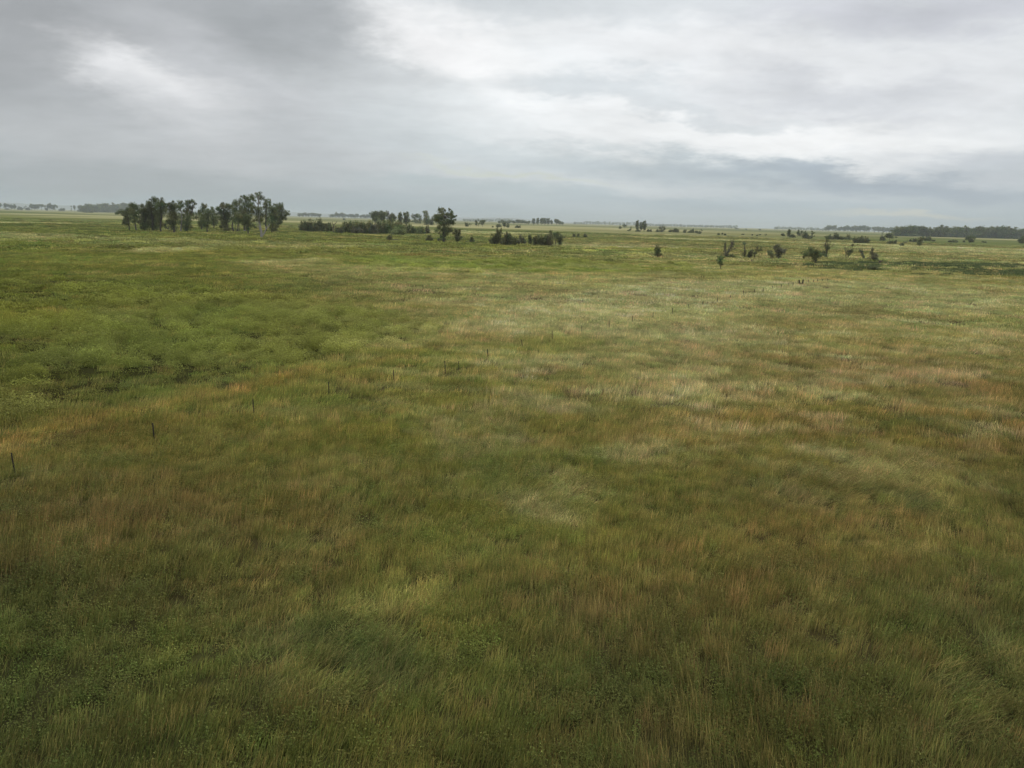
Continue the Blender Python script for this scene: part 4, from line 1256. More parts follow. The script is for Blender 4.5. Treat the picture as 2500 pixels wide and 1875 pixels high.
# single trees and shrubs with labels of their own: (zoom, X, Yb, Yt, Xl, Xr, kind, name, label, category, group, extra)
GS, GM, GD, GP = ("shrubs and trees of the middle thicket", "small trees behind the middle thicket",
                  "ragged half dead trees on the right", "scattered shrubs near the big middle tree")
OLV = dict(mat=M_LEAF_OLIVE)
SH = dict(mat=M_LEAF_SHRUB)
GRY_ = dict(mat=M_LEAF_GREY, bark=M_DEAD, density=.62)
ONE = [
    # middle group behind the thicket
    (3, 1085, 462, 278, 1028, 1146, "round", "broadleaf_tree", "round dark tree at the left of those rising behind the olive thicket", "tree", GM, {}),
    (3, 1155, 462, 270, 1099, 1211, "round", "broadleaf_tree", "full rounded tree rising behind the middle of the olive thicket", "tree", GM, {}),
    (3, 1232, 462, 276, 1173, 1296, "umbrella", "broadleaf_tree", "brownish airy tree with a domed top behind the olive thicket", "tree", GM, dict(mat=M_LEAF_GREY, density=.8)),
    (3, 1300, 462, 303, 1249, 1350, "round", "broadleaf_tree", "lower dark tree right of the brownish domed one", "tree", GM, {}),
    (3, 1388, 462, 293, 1358, 1423, "tall", "broadleaf_tree", "narrow tree standing alone right of the domed trees", "tree", GM, {}),
    (3, 1465, 462, 282, 1419, 1515, "tall", "broadleaf_tree", "upright dark tree with two lobes on its top behind the thicket's right end", "tree", GM, {}),
    (3, 1650, 430, 308, 1525, 1665, "tall", "leaning_tree", "leaning tree with slanting limbs like a fan pointing left", "tree", GM,
     dict(lobes=[(1545, 340, 20, 18), (1575, 330, 18, 14), (1600, 325, 26, 18), (1625, 345, 22, 20), (1640, 385, 16, 34), (1570, 370, 22, 14), (1585, 405, 40, 20)],
          limbs=[[(1650, 430), (1620, 370), (1560, 325)], [(1600, 400), (1560, 360), (1532, 325)]])),
    (3, 1712, 448, 278, 1670, 1755, "tall", "broadleaf_tree", "tall tree with a hooked top left of the big lone cottonwood", "tree", GM,
     dict(lobes=[(1685, 295, 16, 14), (1710, 285, 18, 12), (1715, 330, 24, 34), (1710, 380, 30, 34), (1735, 400, 26, 36), (1718, 425, 34, 24)])),
    (3, 1778, 450, 355, 1755, 1802, "bush", "broadleaf_tree", "small round tree between the hooked tree and the big cottonwood", "tree", GM, {}),
    (3, 1835, 442, 314, 1795, 1875, "round", "broadleaf_tree", "round tree partly hidden behind the big cottonwood's left side", "tree", GM, {}),
    (3, 1925, 662, 232, 1800, 2075, "tall", "cottonwood_tree", "big lone cottonwood with lumpy spread crown, the tallest tree of the middle", "tree", "",
     dict(lobes=[(1872, 250, 18, 14), (1915, 248, 16, 16), (1890, 285, 36, 32), (1895, 330, 45, 30), (1850, 370, 45, 40), (1920, 380, 50, 45), (1995, 262, 14, 16), (2025, 290, 18, 18), (1965, 310, 16, 14),
                 (1990, 330, 38, 34), (2030, 330, 22, 36), (2060, 345, 20, 16), (2062, 385, 18, 14), (2020, 400, 36, 34), (1970, 420, 45, 40), (1900, 440, 40, 35), (2045, 430, 16, 24), (1870, 480, 28, 22),
                 (1840, 520, 32, 22), (1950, 500, 42, 40), (2000, 500, 34, 32), (1985, 530, 30, 20), (2020, 520, 22, 12), (1925, 550, 34, 32), (1965, 560, 20, 20), (1920, 600, 26, 30), (1940, 630, 22, 16)],
          trunk=[(1925, 600), (1928, 520), (1930, 440), (1945, 360)])),
    (3, 1262, 635, 570, 1226, 1296, "bush", "shrub", "small round dark shrub alone in the grass in front of the olive thicket", "shrub", GP, SH),
    (3, 1748, 646, 562, 1710, 1792, "bush", "shrub", "rounded grey green shrub left of the big lone cottonwood's foot", "shrub", GP, SH),
    (3, 1860, 648, 610, 1845, 1878, "bush", "shrub", "tiny upright shrub just left of the big cottonwood's trunk", "shrub", GP, SH),
    (3, 1890, 642, 618, 1876, 1908, "bush", "shrub", "tiny low shrub touching the big cottonwood's trunk", "shrub", GP, SH),
    (3, 2095, 662, 490, 2050, 2145, "tall", "shrub", "tall vase shaped dark shrub right of the big lone cottonwood", "shrub", GP,
     dict(mat=M_LEAF_SHRUB, lobes=[(2075, 515, 18, 22), (2120, 520, 16, 20), (2095, 545, 40, 35), (2098, 590, 44, 36), (2095, 630, 26, 28)])),
    (4, 286, 628, 532, 255, 318, "bush", "shrub", "small dark shrub with a fallen branch on its left", "shrub", GP, SH),
    (3, 705, 386, 368, 694, 718, "bush", "shrub", "tiny dark bush alone on the far green plain behind the thicket", "shrub", GP, SH),
    # left shrub group
    (3, 212, 522, 386, 158, 260, "bush", "shrub", "dense dark shrub at the left end of the dark clump left of the olive thicket", "shrub", GS, SH),
    (3, 262, 528, 388, 215, 322, "bush", "shrub", "tall dark shrub second from the left in the dark clump", "shrub", GS, SH),
    (3, 350, 530, 402, 315, 388, "bush", "shrub", "greyish shrub in the middle of the dark clump", "shrub", GS, SH),
    (3, 402, 530, 356, 358, 455, "bush", "shrub_tree", "tallest bushy tree of the dark clump left of the olive thicket", "shrub", GS, SH),
    (3, 480, 532, 418, 440, 530, "bush", "shrub", "broad dark shrub right of the tallest of the dark clump", "shrub", GS, SH),
    (3, 540, 530, 420, 518, 562, "bush", "shrub", "narrow upright shrub beside the pale bare snag", "shrub", GS, SH),
    (3, 640, 550, 464, 585, 702, "bush", "shrub", "low rounded dark shrub at the left foot of the olive thicket", "shrub", GS, SH),
    (3, 718, 546, 408, 660, 775, "bush", "willow_shrub", "olive willow with ragged top at the left end of the olive thicket", "shrub", GS, OLV),
    (3, 800, 548, 402, 745, 858, "bush", "willow_shrub", "tall olive willow, second along the olive thicket", "shrub", GS, OLV),
    (3, 862, 550, 396, 810, 920, "bush", "willow_shrub", "yellow topped willow standing third along the olive thicket", "shrub", GS, OLV),
    (3, 880, 552, 462, 790, 950, "bush", "willow_shrub", "low brown green willow spreading at the front of the thicket's left half", "shrub", GS, dict(mat=M_LEAF_GREY)),
    (3, 940, 552, 402, 885, 1000, "bush", "willow_shrub", "olive willow with an even top, fourth along the thicket", "shrub", GS, OLV),
    (3, 1008, 552, 392, 950, 1065, "bush", "willow_shrub", "olive willow just left of the thicket's middle", "shrub", GS, OLV),
    (3, 1060, 560, 430, 1010, 1115, "bush", "willow_shrub", "brownish willow at the front of the thicket's middle", "shrub", GS, dict(mat=M_LEAF_GREY)),
    (3, 1130, 556, 382, 1070, 1190, "bush", "willow_shrub", "tall dark willow at the thicket's middle below the rounded trees", "shrub", GS, SH),
    (3, 1205, 556, 392, 1145, 1270, "bush", "willow_shrub", "olive willow right of the thicket's middle", "shrub", GS, OLV),
    (3, 1290, 555, 384, 1225, 1355, "bush", "willow_shrub", "broad bright olive willow with a dark foot in the thicket's right half", "shrub", GS, OLV),
    (3, 1400, 556, 402, 1330, 1470, "bush", "willow_shrub", "wide olive willow behind the round yellow green one", "shrub", GS, OLV),
    (3, 1370, 572, 468, 1275, 1465, "bush", "willow_shrub", "round yellow green willow bulging forward from the thicket", "shrub", GS,
     dict(mat=M_LEAF_OLIVE, lobes=[(1320, 530, 42, 30), (1365, 500, 46, 32), (1415, 525, 44, 32), (1360, 545, 60, 24), (1300, 550, 26, 14), (1440, 550, 26, 14)])),
    (3, 1470, 556, 428, 1415, 1520, "bush", "willow_shrub", "olive willow with a sloping top in the thicket's right half", "shrub", GS, OLV),
    (3, 1555, 556, 462, 1500, 1620, "bush", "willow_shrub", "low olive willow near the thicket's right end", "shrub", GS, OLV),
    (3, 1640, 557, 460, 1580, 1705, "bush", "willow_shrub", "low broad willow second from the thicket's right end", "shrub", GS, OLV),
    (3, 1728, 557, 448, 1690, 1760, "bush", "willow_shrub", "thin brownish willow ending the thicket on the right", "shrub", GS, dict(mat=M_LEAF_GREY, density=.7)),
    # centre clump
    (4, 588, 648, 495, 525, 645, "bush", "shrub", "rounded dark shrub at the left end of the centre clump", "shrub", "", SH),
    (4, 650, 650, 422, 605, 698, "tall", "small_tree", "small tree with two pointed tips, the tallest of the centre clump's left half", "tree", "",
     dict(mat=M_LEAF_SHRUB, lobes=[(628, 450, 16, 26), (680, 455, 14, 24), (650, 490, 36, 34), (650, 540, 42, 40), (655, 600, 45, 42)])),
    (4, 738, 648, 488, 695, 785, "bush", "shrub", "dark leafy shrub right of the two tipped small tree", "shrub", "", SH),
    (4, 792, 650, 488, 745, 840, "bush", "shrub", "green topped shrub in the middle of the centre clump's left half", "shrub", "", SH),
    (4, 866, 652, 538, 825, 915, "bush", "shrub", "low dark shrub before the thin brownish one", "shrub", "", SH),
    (4, 960, 655, 508, 900, 1020, "bush", "shrub", "thin brownish see-through shrub in the middle of the centre clump", "shrub", "", dict(mat=M_LEAF_GREY, density=.6)),
    (4, 1075, 645, 498, 1045, 1105, "bush", "shrub", "narrow column shaped shrub standing in the gap of the centre clump", "shrub", "", SH),
    (4, 1150, 658, 498, 1105, 1202, "bush", "shrub", "dense shrub right of the column shaped one", "shrub", "", SH),
    (4, 1238, 660, 518, 1185, 1290, "bush", "shrub", "broad mid green shrub in the centre clump's right half", "shrub", "", SH),
    (4, 1300, 660, 526, 1262, 1340, "bush", "shrub", "lower shrub squeezed left of the darkest pointed one", "shrub", "", SH),
    (4, 1350, 662, 445, 1300, 1395, "tall", "small_tree", "darkest small tree with a bare pointed tip in the centre clump", "tree", "",
     dict(mat=M_LEAF_SHRUB, lobes=[(1350, 480, 16, 24), (1345, 520, 32, 34), (1345, 570, 42, 44), (1345, 625, 44, 36)], limbs=[[(1350, 500), (1352, 445)]])),
    (4, 1412, 655, 482, 1365, 1480, "tall", "small_tree", "green crowned small tree on a short brown trunk at the centre clump's right end", "tree", "",
     dict(lobes=[(1400, 510, 34, 24), (1450, 505, 26, 26), (1420, 550, 46, 32), (1465, 560, 30, 30)], bark=M_DEAD)),
    (4, 1470, 660, 515, 1440, 1532, "tall", "small_tree", "small tree drooping to the grass, last on the right of the centre clump", "tree", "",
     dict(mat=M_LEAF_SHRUB, lobes=[(1500, 545, 30, 22), (1480, 580, 36, 32), (1475, 625, 26, 34)])),
    (4, 1669, 546, 503, 1646, 1692, "bush", "shrub", "left one of three small round shrubs right of the centre clump", "shrub", "three small round shrubs", SH),
    (4, 1726, 549, 498, 1708, 1742, "bush", "shrub", "slim middle one of three small shrubs right of the centre clump", "shrub", "three small round shrubs", SH),
    (4, 1820, 552, 498, 1792, 1848, "bush", "shrub", "right one of three small round shrubs right of the centre clump", "shrub", "three small round shrubs", SH),
    # far small ones, middle
    (4, 215, 403, 344, 195, 240, "bush", "bush", "stubby dark tree at the left of the far pair right of the big cottonwood", "tree", "", {}),
    (4, 262, 403, 334, 243, 296, "snag", "small_tree", "thin leaning tree right of the stubby dark one, far off", "tree", "", dict(density=.8)),
    (4, 345, 400, 321, 326, 362, "tall", "small_tree", "narrow tree left of a wide dark one, far behind the tall vase shaped shrub", "tree", "", {}),
    (4, 376, 403, 340, 360, 398, "snag", "small_tree", "low leaning stem beside the narrow far tree", "tree", "", {}),
    (4, 432, 404, 314, 388, 474, "round", "small_tree", "wide dark crowned tree at the right of the far group of four", "tree", "", {}),
    (4, 568, 414, 398, 556, 582, "bush", "bush", "tiny bush alone on the pale field above the centre clump", "bush", "", SH),
    (4, 640, 411, 368, 608, 690, "bush", "bush", "low spreading bush in the far group above the centre clump", "bush", "", SH),
    (4, 726, 416, 341, 700, 752, "tall", "small_tree", "tallest tree of the far group above the centre clump", "tree", "", {}),
    (4, 773, 416, 356, 754, 794, "bush", "small_tree", "short column tree at the right of the far group above the centre clump", "tree", "", {}),
    (4, 905, 421, 388, 865, 944, "bush", "bush", "long flat bush with an upright stem on its right end, on the pale field", "bush", "",
     dict(mat=M_LEAF_SHRUB, limbs=[[(940, 420), (945, 368)]])),
    (5, 186, 434, 394, 168, 206, "bush", "bush", "small dark bush left of the tiny windswept tree, middle distance", "bush", "", SH),
    (5, 245, 428, 370, 220, 274, "round", "small_tree", "tiny windswept tree left of the airy pale stemmed trees", "tree", "", {}),
    (5, 318, 464, 408, 276, 342, "snag", "leaning_tree", "low wedge shaped tree leaning right, left of the airy pale stemmed trees", "tree", "",
     dict(lobes=[(333, 425, 8, 20), (322, 448, 18, 14), (300, 456, 22, 8)])),
    (5, 412, 468, 320, 384, 442, "tall", "small_tree", "airy pale stemmed tree at the left of the far pair on the plain", "tree", "", dict(density=.7, bark=M_PALE)),
    (5, 462, 468, 344, 444, 492, "tall", "small_tree", "thin middle tree of the airy pale stemmed trees", "tree", "", dict(density=.75, bark=M_PALE)),
    (5, 510, 470, 328, 478, 544, "tall", "small_tree", "denser tree at the right of the airy pale stemmed trees", "tree", "", {}),
    (5, 425, 470, 448, 388, 462, "bush", "bush", "low bush at the foot of the airy pale stemmed trees", "bush", "", SH),
    (5, 565, 473, 440, 546, 584, "bush", "bush", "small bush right of the airy pale stemmed trees", "bush", "", SH),
    (5, 601, 473, 444, 588, 614, "bush", "bush", "tiny bush right of the small one beside the airy trees", "bush", "", SH),
    (5, 692, 476, 442, 668, 718, "bush", "bush", "dark bush at the left foot of the brown bare tree", "bush", "", SH),
    (5, 745, 478, 345, 690, 815, "snag", "bare_tree", "brown nearly bare tree with spreading twigs above a dark bush", "tree", "",
     dict(mat=M_LEAF_GREY, bark=M_DEAD, lobes=[(730, 420, 26, 18), (770, 410, 22, 14), (790, 430, 16, 20), (750, 460, 40, 18)],
          limbs=[[(745, 460), (730, 400), (722, 350)], [(745, 450), (760, 390), (768, 350)], [(745, 440), (790, 410), (815, 400)], [(735, 430), (705, 395), (690, 380)], [(760, 400), (790, 365)]])),
    (5, 864, 479, 444, 838, 890, "bush", "bush", "low bush left of the large round one on the plain", "bush", "", SH),
    (5, 935, 481, 422, 890, 985, "bush", "bush", "large round dark bush in the middle of the far bush row", "bush", "", SH),
    (5, 1056, 486, 446, 1034, 1078, "bush", "bush", "square small bush right of the large round one", "bush", "", SH),
    (5, 1116, 487, 458, 1098, 1136, "bush", "bush", "low bush on the left side of the peaked one", "bush", "", SH),
    (5, 1155, 489, 437, 1122, 1192, "bush", "bush", "peaked dark bush in the far bush row", "bush", "", SH),
    (5, 1222, 491, 460, 1202, 1244, "bush", "bush", "small bush left of the last one in the far bush row", "bush", "", SH),
    (5, 1255, 501, 462, 1232, 1280, "bush", "bush", "bush standing lowest at the right end of the far bush row", "bush", "", SH),
    (5, 1285, 491, 430, 1272, 1304, "snag", "small_tree", "thin snag with a tuft on its top at the far bush row's right end", "tree", "", {}),
    (5, 1516, 516, 488, 1500, 1534, "bush", "bush", "first of three tiny dark bushes above the forked grey tree", "bush", "three tiny bushes on the plain", SH),
    (5, 1565, 513, 486, 1556, 1576, "bush", "bush", "middle one of three tiny dark bushes above the forked grey tree", "bush", "three tiny bushes on the plain", SH),
    (5, 1602, 520, 494, 1590, 1616, "bush", "bush", "last of three tiny dark bushes above the forked grey tree", "bush", "three tiny bushes on the plain", SH),
    (5, 1766, 438, 425, 1742, 1790, "bush", "bush", "faint flat bush close to the skyline right of the hazy woods", "bush", "", SH),
    (5, 1890, 448, 435, 1880, 1900, "bush", "bush", "faint speck of a bush close to the skyline", "bush", "", SH),
    (5, 2076, 453, 438, 2060, 2092, "bush", "bush", "faint small bush near the skyline right of the speck", "bush", "", SH),
    (5, 1845, 513, 502, 1825, 1866, "bush", "bush", "low flat bush on the plain above the thin snag of the right trees", "bush", "", SH),
    (5, 1972, 523, 507, 1960, 1984, "bush", "bush", "small faint bush right of the low flat one on the plain", "bush", "", SH),
    (5, 2036, 529, 516, 2024, 2048, "bush", "bush", "tiny low bush below a slightly larger one on the plain", "bush", "", SH),
    (5, 2076, 519, 507, 2060, 2092, "bush", "bush", "slightly larger low bush on the plain right of centre", "bush", "", SH),
    (5, 2155, 532, 500, 2136, 2170, "snag", "small_tree", "tiny forked twiggy tree on the plain right of centre", "tree", "", {}),
    # the ragged trees on the right
    (5, 692, 823, 655, 640, 748, "bush", "small_tree", "lone dense egg shaped tree standing right of the picture's middle", "tree", "", dict(mat=M_LEAF, density=.85, lobes=[(698, 685, 26, 26), (680, 725, 32, 34), (712, 735, 26, 34), (672, 775, 26, 30), (705, 785, 32, 30)])),
    (6, 262, 600, 464, 228, 300, "tall", "small_tree", "small lone tree on a thin stem nearest of the ragged right trees", "tree", GD,
     dict(mat=M_LEAF_OLIVE, lobes=[(262, 485, 28, 20), (255, 510, 26, 24), (262, 540, 22, 22), (285, 552, 14, 10)], trunk=[(262, 570), (262, 540), (260, 500)], limbs=[[(265, 575), (290, 550)]])),
    (6, 325, 476, 262, 282, 445, "snag", "forked_dead_tree", "forked grey tree of two thick upright limbs with bare twigs", "tree", GD,
     dict(**GRY_, lobes=[(310, 340, 14, 30), (306, 385, 18, 34), (318, 430, 26, 36), (385, 315, 14, 28), (398, 345, 14, 26), (375, 370, 20, 30), (355, 410, 16, 26), (330, 460, 26, 18), (415, 385, 14, 8)],
          limbs=[[(325, 470), (308, 400), (300, 340), (296, 300)], [(325, 470), (312, 380), (318, 320), (322, 290)], [(330, 460), (365, 390), (385, 330), (382, 262)], [(365, 390), (395, 330), (415, 280)],
                 [(350, 420), (390, 395), (430, 385), (445, 365)], [(385, 350), (400, 300), (405, 270)], [(300, 420), (280, 390)], [(385, 330), (368, 300), (366, 268)]])),
    (6, 380, 476, 444, 345, 415, "bush", "shrub", "low dark shrub at the right foot of the forked grey tree", "shrub", GD, SH),
    (6, 520, 478, 300, 465, 560, "snag", "ragged_tree", "slim ragged tree with a brown twiggy head and a leafy foot", "tree", GD,
     dict(mat=M_LEAF_SHRUB, bark=M_DEAD, density=.8, lobes=[(520, 330, 22, 16), (523, 400, 14, 24), (530, 425, 16, 24), (518, 450, 26, 24)],
          limbs=[[(520, 470), (518, 400), (520, 350), (540, 305)], [(520, 350), (500, 320)], [(520, 350), (515, 305)], [(515, 440), (485, 415), (468, 412)], [(478, 412), (482, 385)], [(520, 340), (560, 325)]])),
    (6, 575, 482, 398, 552, 598, "bush", "shrub", "small shrub with leaning stem between the slim ragged tree and the twin headed one", "shrub", GD, SH),
    (6, 622, 484, 325, 585, 715, "snag", "ragged_tree", "twin headed tree leaning right with bare twigs above", "tree", GD,
     dict(mat=M_LEAF_SHRUB, bark=M_DEAD, density=.8, lobes=[(602, 410, 16, 22), (615, 440, 24, 20), (640, 430, 18, 18), (655, 400, 20, 22), (680, 405, 22, 18), (700, 385, 14, 26), (655, 375, 14, 14)],
          limbs=[[(622, 480), (640, 430), (660, 390), (650, 340), (640, 325)], [(655, 380), (670, 350), (665, 335)], [(690, 390), (708, 355)]])),
    (6, 825, 485, 398, 762, 860, "tall", "shrub", "dark shrub arching left beside the broad many limbed tree", "shrub", GD,
     dict(mat=M_LEAF_SHRUB, lobes=[(785, 420, 24, 22), (805, 440, 26, 22), (825, 462, 22, 18)], trunk=[(815, 465), (800, 445)])),
    (6, 882, 493, 325, 810, 1010, "snag", "ragged_tree", "broad many limbed dark tree with upward bare branches, middle of the right trees", "tree", GD,
     dict(mat=M_LEAF_GREY, bark=M_DEAD, density=.95, lobes=[(850, 370, 18, 22), (880, 360, 26, 26), (870, 400, 36, 30), (920, 400, 32, 28), (895, 440, 42, 34), (890, 470, 28, 22), (955, 405, 20, 16), (935, 430, 26, 20)],
          limbs=[[(880, 470), (850, 400), (830, 370), (825, 335)], [(840, 385), (815, 395), (808, 410)], [(880, 450), (870, 380), (850, 330)], [(885, 440), (885, 370), (888, 328)], [(900, 440), (930, 390), (940, 365)],
                 [(920, 430), (960, 395), (1005, 382)], [(960, 400), (990, 400)], [(880, 400), (905, 350), (915, 338)]])),
    (6, 1288, 542, 365, 1150, 1345, "tall", "ragged_tree", "wide low tree with several dark lobes on one thin tapering stem", "tree", GD,
     dict(mat=M_LEAF, lobes=[(1180, 435, 28, 28), (1215, 450, 30, 22), (1240, 395, 26, 26), (1235, 425, 28, 24), (1298, 420, 28, 26), (1290, 460, 40, 30), (1275, 495, 26, 20), (1320, 450, 24, 26)],
          trunk=[(1285, 515), (1265, 480), (1240, 460), (1200, 440)], limbs=[[(1235, 400), (1230, 365)], [(1285, 520), (1300, 470), (1305, 430)]])),
    (6, 1395, 492, 250, 1345, 1505, "snag", "ragged_tree", "tallest ragged tree, knobbly top and a long bare branch pointing right", "tree", GD,
     dict(mat=M_LEAF_SHRUB, bark=M_DEAD, density=.9, lobes=[(1415, 268, 22, 18), (1405, 262, 18, 10), (1420, 295, 18, 20), (1450, 310, 12, 8), (1405, 350, 34, 24), (1420, 380, 24, 26), (1390, 430, 30, 28), (1360, 440, 26, 24), (1398, 460, 24, 24)],
          limbs=[[(1398, 480), (1412, 400), (1418, 330), (1415, 262)], [(1415, 395), (1450, 365), (1485, 345), (1503, 343)], [(1482, 346), (1480, 325)], [(1412, 280), (1390, 258)]])),
    (6, 1613, 478, 345, 1595, 1640, "snag", "dead_tree", "thin crooked dead stem left of the small vase shaped right tree", "tree", GD,
     dict(mat=M_LEAF_GREY, bark=M_DEAD, density=.4, lobes=[(1608, 378, 8, 12)], limbs=[[(1613, 476), (1615, 430), (1606, 370)], [(1606, 385), (1598, 360)]])),
    (6, 1643, 480, 325, 1612, 1705, "snag", "ragged_tree", "small vase shaped tree under a bare arching branch", "tree", GD,
     dict(mat=M_LEAF_SHRUB, bark=M_DEAD, density=.9, lobes=[(1635, 415, 18, 22), (1660, 420, 22, 22), (1645, 445, 22, 22), (1685, 398, 16, 16), (1675, 420, 16, 16), (1690, 345, 14, 16)],
          limbs=[[(1643, 470), (1640, 420), (1620, 380)], [(1620, 385), (1640, 362), (1670, 355), (1692, 350), (1694, 325)]])),
    (6, 1812, 498, 372, 1752, 1832, "snag", "ragged_tree", "narrow dark tree leaning left, left of the last ragged pair", "tree", GD,
     dict(mat=M_LEAF_GREY, bark=M_DEAD, density=.9, lobes=[(1768, 405, 14, 14), (1785, 425, 20, 22), (1795, 450, 16, 20), (1805, 475, 16, 20)],
          trunk=[(1805, 470), (1795, 440), (1785, 410)], limbs=[[(1790, 430), (1792, 400), (1790, 372)], [(1790, 430), (1765, 400), (1755, 385)]])),
    (6, 1845, 504, 480, 1832, 1860, "bush", "shrub", "tiny brown shrub between the two right most ragged trees", "shrub", GD, dict(mat=M_LEAF_GREY)),
    (6, 1918, 515, 352, 1868, 1975, "snag", "ragged_tree", "bushy dark tree with a bare spiky top, at the right end of the ragged trees", "tree", GD,
     dict(mat=M_LEAF_GREY, bark=M_DEAD, density=1.0, lobes=[(1902, 395, 14, 20), (1895, 430, 20, 20), (1915, 455, 36, 24), (1945, 460, 28, 22), (1905, 485, 30, 22), (1935, 490, 28, 20)],
          limbs=[[(1915, 480), (1905, 420), (1900, 352)], [(1903, 400), (1920, 385), (1924, 370)], [(1903, 410), (1885, 395)], [(1945, 510), (1940, 480)]])),
    # right, far shrubs
    (6, 936, 250, 215, 915, 958, "bush", "bush", "small twiggy bush at the left end of the shrub belt below the far row", "bush", "", dict(mat=M_LEAF_SHRUB, density=.7)),
    (6, 990, 262, 174, 975, 1014, "tall", "small_tree", "narrow knobbly tree standing over a long dark bush in the shrub belt", "tree", "", {}),
    (6, 1038, 263, 224, 1000, 1070, "bush", "bush", "long dark bush at the foot of the narrow knobbly tree", "bush", "", SH),
    (6, 1096, 255, 182, 1084, 1112, "tall", "small_tree", "thin upright stem left of the antler like tree in the shrub belt", "tree", "", {}),
    (6, 1138, 254, 178, 1112, 1182, "snag", "small_tree", "antler like forked tree in the shrub belt", "tree", "",
     dict(lobes=[(1120, 230, 12, 16), (1140, 200, 12, 14), (1162, 210, 12, 10), (1175, 205, 10, 8)], limbs=[[(1138, 250), (1135, 200), (1128, 178)], [(1140, 240), (1150, 200), (1155, 180)], [(1150, 210), (1180, 200)]])),
    (6, 1180, 276, 202, 1145, 1212, "bush", "bush", "peaked bush below the antler like tree", "bush", "", SH),
    (6, 1215, 278, 248, 1190, 1240, "bush", "bush", "low bush between the peaked bush and the crooked tree", "bush", "", SH),
    (6, 1246, 276, 188, 1225, 1290, "snag", "small_tree", "crooked tree with side branches, right end of the shrub belt's left half", "tree", "",
     dict(lobes=[(1252, 200, 10, 10), (1272, 215, 12, 8), (1250, 225, 14, 12), (1240, 255, 20, 18), (1275, 250, 12, 6)])),
    (6, 1432, 283, 232, 1400, 1470, "bush", "bush", "flat topped bush behind the tallest ragged tree's head", "bush", "", SH),
    (6, 1500, 286, 212, 1464, 1540, "bush", "bush", "peaked bush right of the flat topped one in the belt", "bush", "", SH),
    (6, 1562, 287, 250, 1535, 1600, "bush", "bush", "low ragged bush left of the crossed trunk tree", "bush", "", SH),
    (6, 1645, 290, 203, 1600, 1690, "snag", "small_tree", "tree with two crossed bare stems over a dark bush", "tree", "",
     dict(lobes=[(1600, 265, 12, 10), (1640, 255, 24, 18), (1655, 272, 36, 16), (1628, 275, 26, 12)], limbs=[[(1650, 270), (1635, 235), (1620, 215)], [(1640, 265), (1655, 230), (1662, 205)]])),
    (6, 1715, 328, 262, 1690, 1745, "bush", "bush", "left lobe like bush of the dark trio nearer than the belt", "bush", "", SH),
    (6, 1768, 329, 248, 1722, 1822, "bush", "bush", "largest peaked bush of the dark trio nearer than the belt", "bush", "", SH),
    (6, 1830, 326, 256, 1800, 1866, "bush", "bush", "right bush of the dark trio with a side tuft pointing right", "bush", "", SH),
    (6, 2002, 285, 198, 1992, 2014, "snag", "dead_tree", "bare straight stem rising above small bushes before the dark right wood", "tree", "", dict(density=.5)),
    (6, 2014, 298, 248, 1984, 2040, "bush", "bush", "small round bush at the foot of the bare straight stem", "bush", "", SH),
    (6, 2082, 290, 218, 2040, 2128, "round", "small_tree", "rounded small tree before the dark right wood's left end", "tree", "", {}),
    (6, 2100, 341, 290, 2066, 2130, "bush", "bush", "blocky dark bush below the rounded small tree", "bush", "", SH),
    (6, 2146, 338, 294, 2128, 2164, "bush", "bush", "small bush right of the blocky dark one", "bush", "", SH),
    (7, 1012, 402, 372, 992, 1030, "bush", "bush", "small bush alone right of the blocky dark pair", "bush", "", SH),
    (7, 1045, 380, 335, 1020, 1068, "snag", "small_tree", "faint twiggy tree above the small lone bush", "tree", "", dict(mat=M_LEAF_GREY, density=.5)),
    (7, 1096, 362, 334, 1084, 1106, "bush", "bush", "slim small bush right of the faint twiggy tree", "bush", "", SH),
    (7, 1138, 364, 330, 1116, 1160, "bush", "bush", "brownish bush left of the upright one before the right wood", "bush", "", dict(mat=M_LEAF_GREY)),
    (7, 1184, 408, 318, 1158, 1212, "tall", "small_tree", "upright small tree standing nearest before the right wood", "tree", "", SH),
    (7, 1216, 352, 308, 1200, 1234, "bush", "bush", "dark bush close behind the upright small tree", "bush", "", SH),
    (7, 1264, 354, 304, 1238, 1290, "bush", "bush", "broad dark bush right of the upright small tree", "bush", "", SH),
    (7, 1320, 357, 340, 1300, 1340, "bush", "bush", "flat low bush right of the broad dark one", "bush", "", SH),
    (7, 1515, 367, 341, 1472, 1558, "bush", "bush", "wide flat bush in the meadow before the right wood", "bush", "", SH),
    (7, 1622, 366, 350, 1614, 1632, "bush", "bush", "tiny bush left of the lone mushroom shaped tree", "bush", "", SH),
    (7, 1692, 368, 300, 1646, 1732, "umbrella", "small_tree", "lone mushroom shaped tree in the meadow before the right wood", "tree", "",
     dict(lobes=[(1668, 325, 24, 16), (1700, 318, 26, 16), (1690, 345, 22, 16), (1695, 358, 18, 10)])),
    (7, 1808, 368, 356, 1798, 1818, "bush", "bush", "left one of two specks of bush right of the mushroom shaped tree", "bush", "", SH),
    (7, 1832, 370, 360, 1824, 1842, "bush", "bush", "right one of two specks of bush right of the mushroom shaped tree", "bush", "", SH),
    (7, 2200, 378, 296, 2168, 2240, "bush", "shrub_tree", "dark bushy tree cut off by the right edge of the picture", "tree", "", dict(mat=M_LEAF)),
    (6, 1912, 612, 556, 1862, 1958, "bush", "shrub", "dark blue green bush rising from the reeds on the right", "shrub", "",
     dict(mat=M_LEAF_SHRUB, lobes=[(1890, 590, 26, 16), (1912, 580, 34, 20), (1940, 588, 22, 18), (1870, 600, 16, 12)])),
]
for i, (z_, x0, yb, yt, xl, xr, kd, nm, lab, cat, grp, kw) in enumerate(ONE):
    build_tree(z_, x0, yb, yt, xl, xr, kd, nm, lab, cat, grp, seed=3000 + i, parts=(yb - yt) / ZM[z_][2] > 12, **kw)

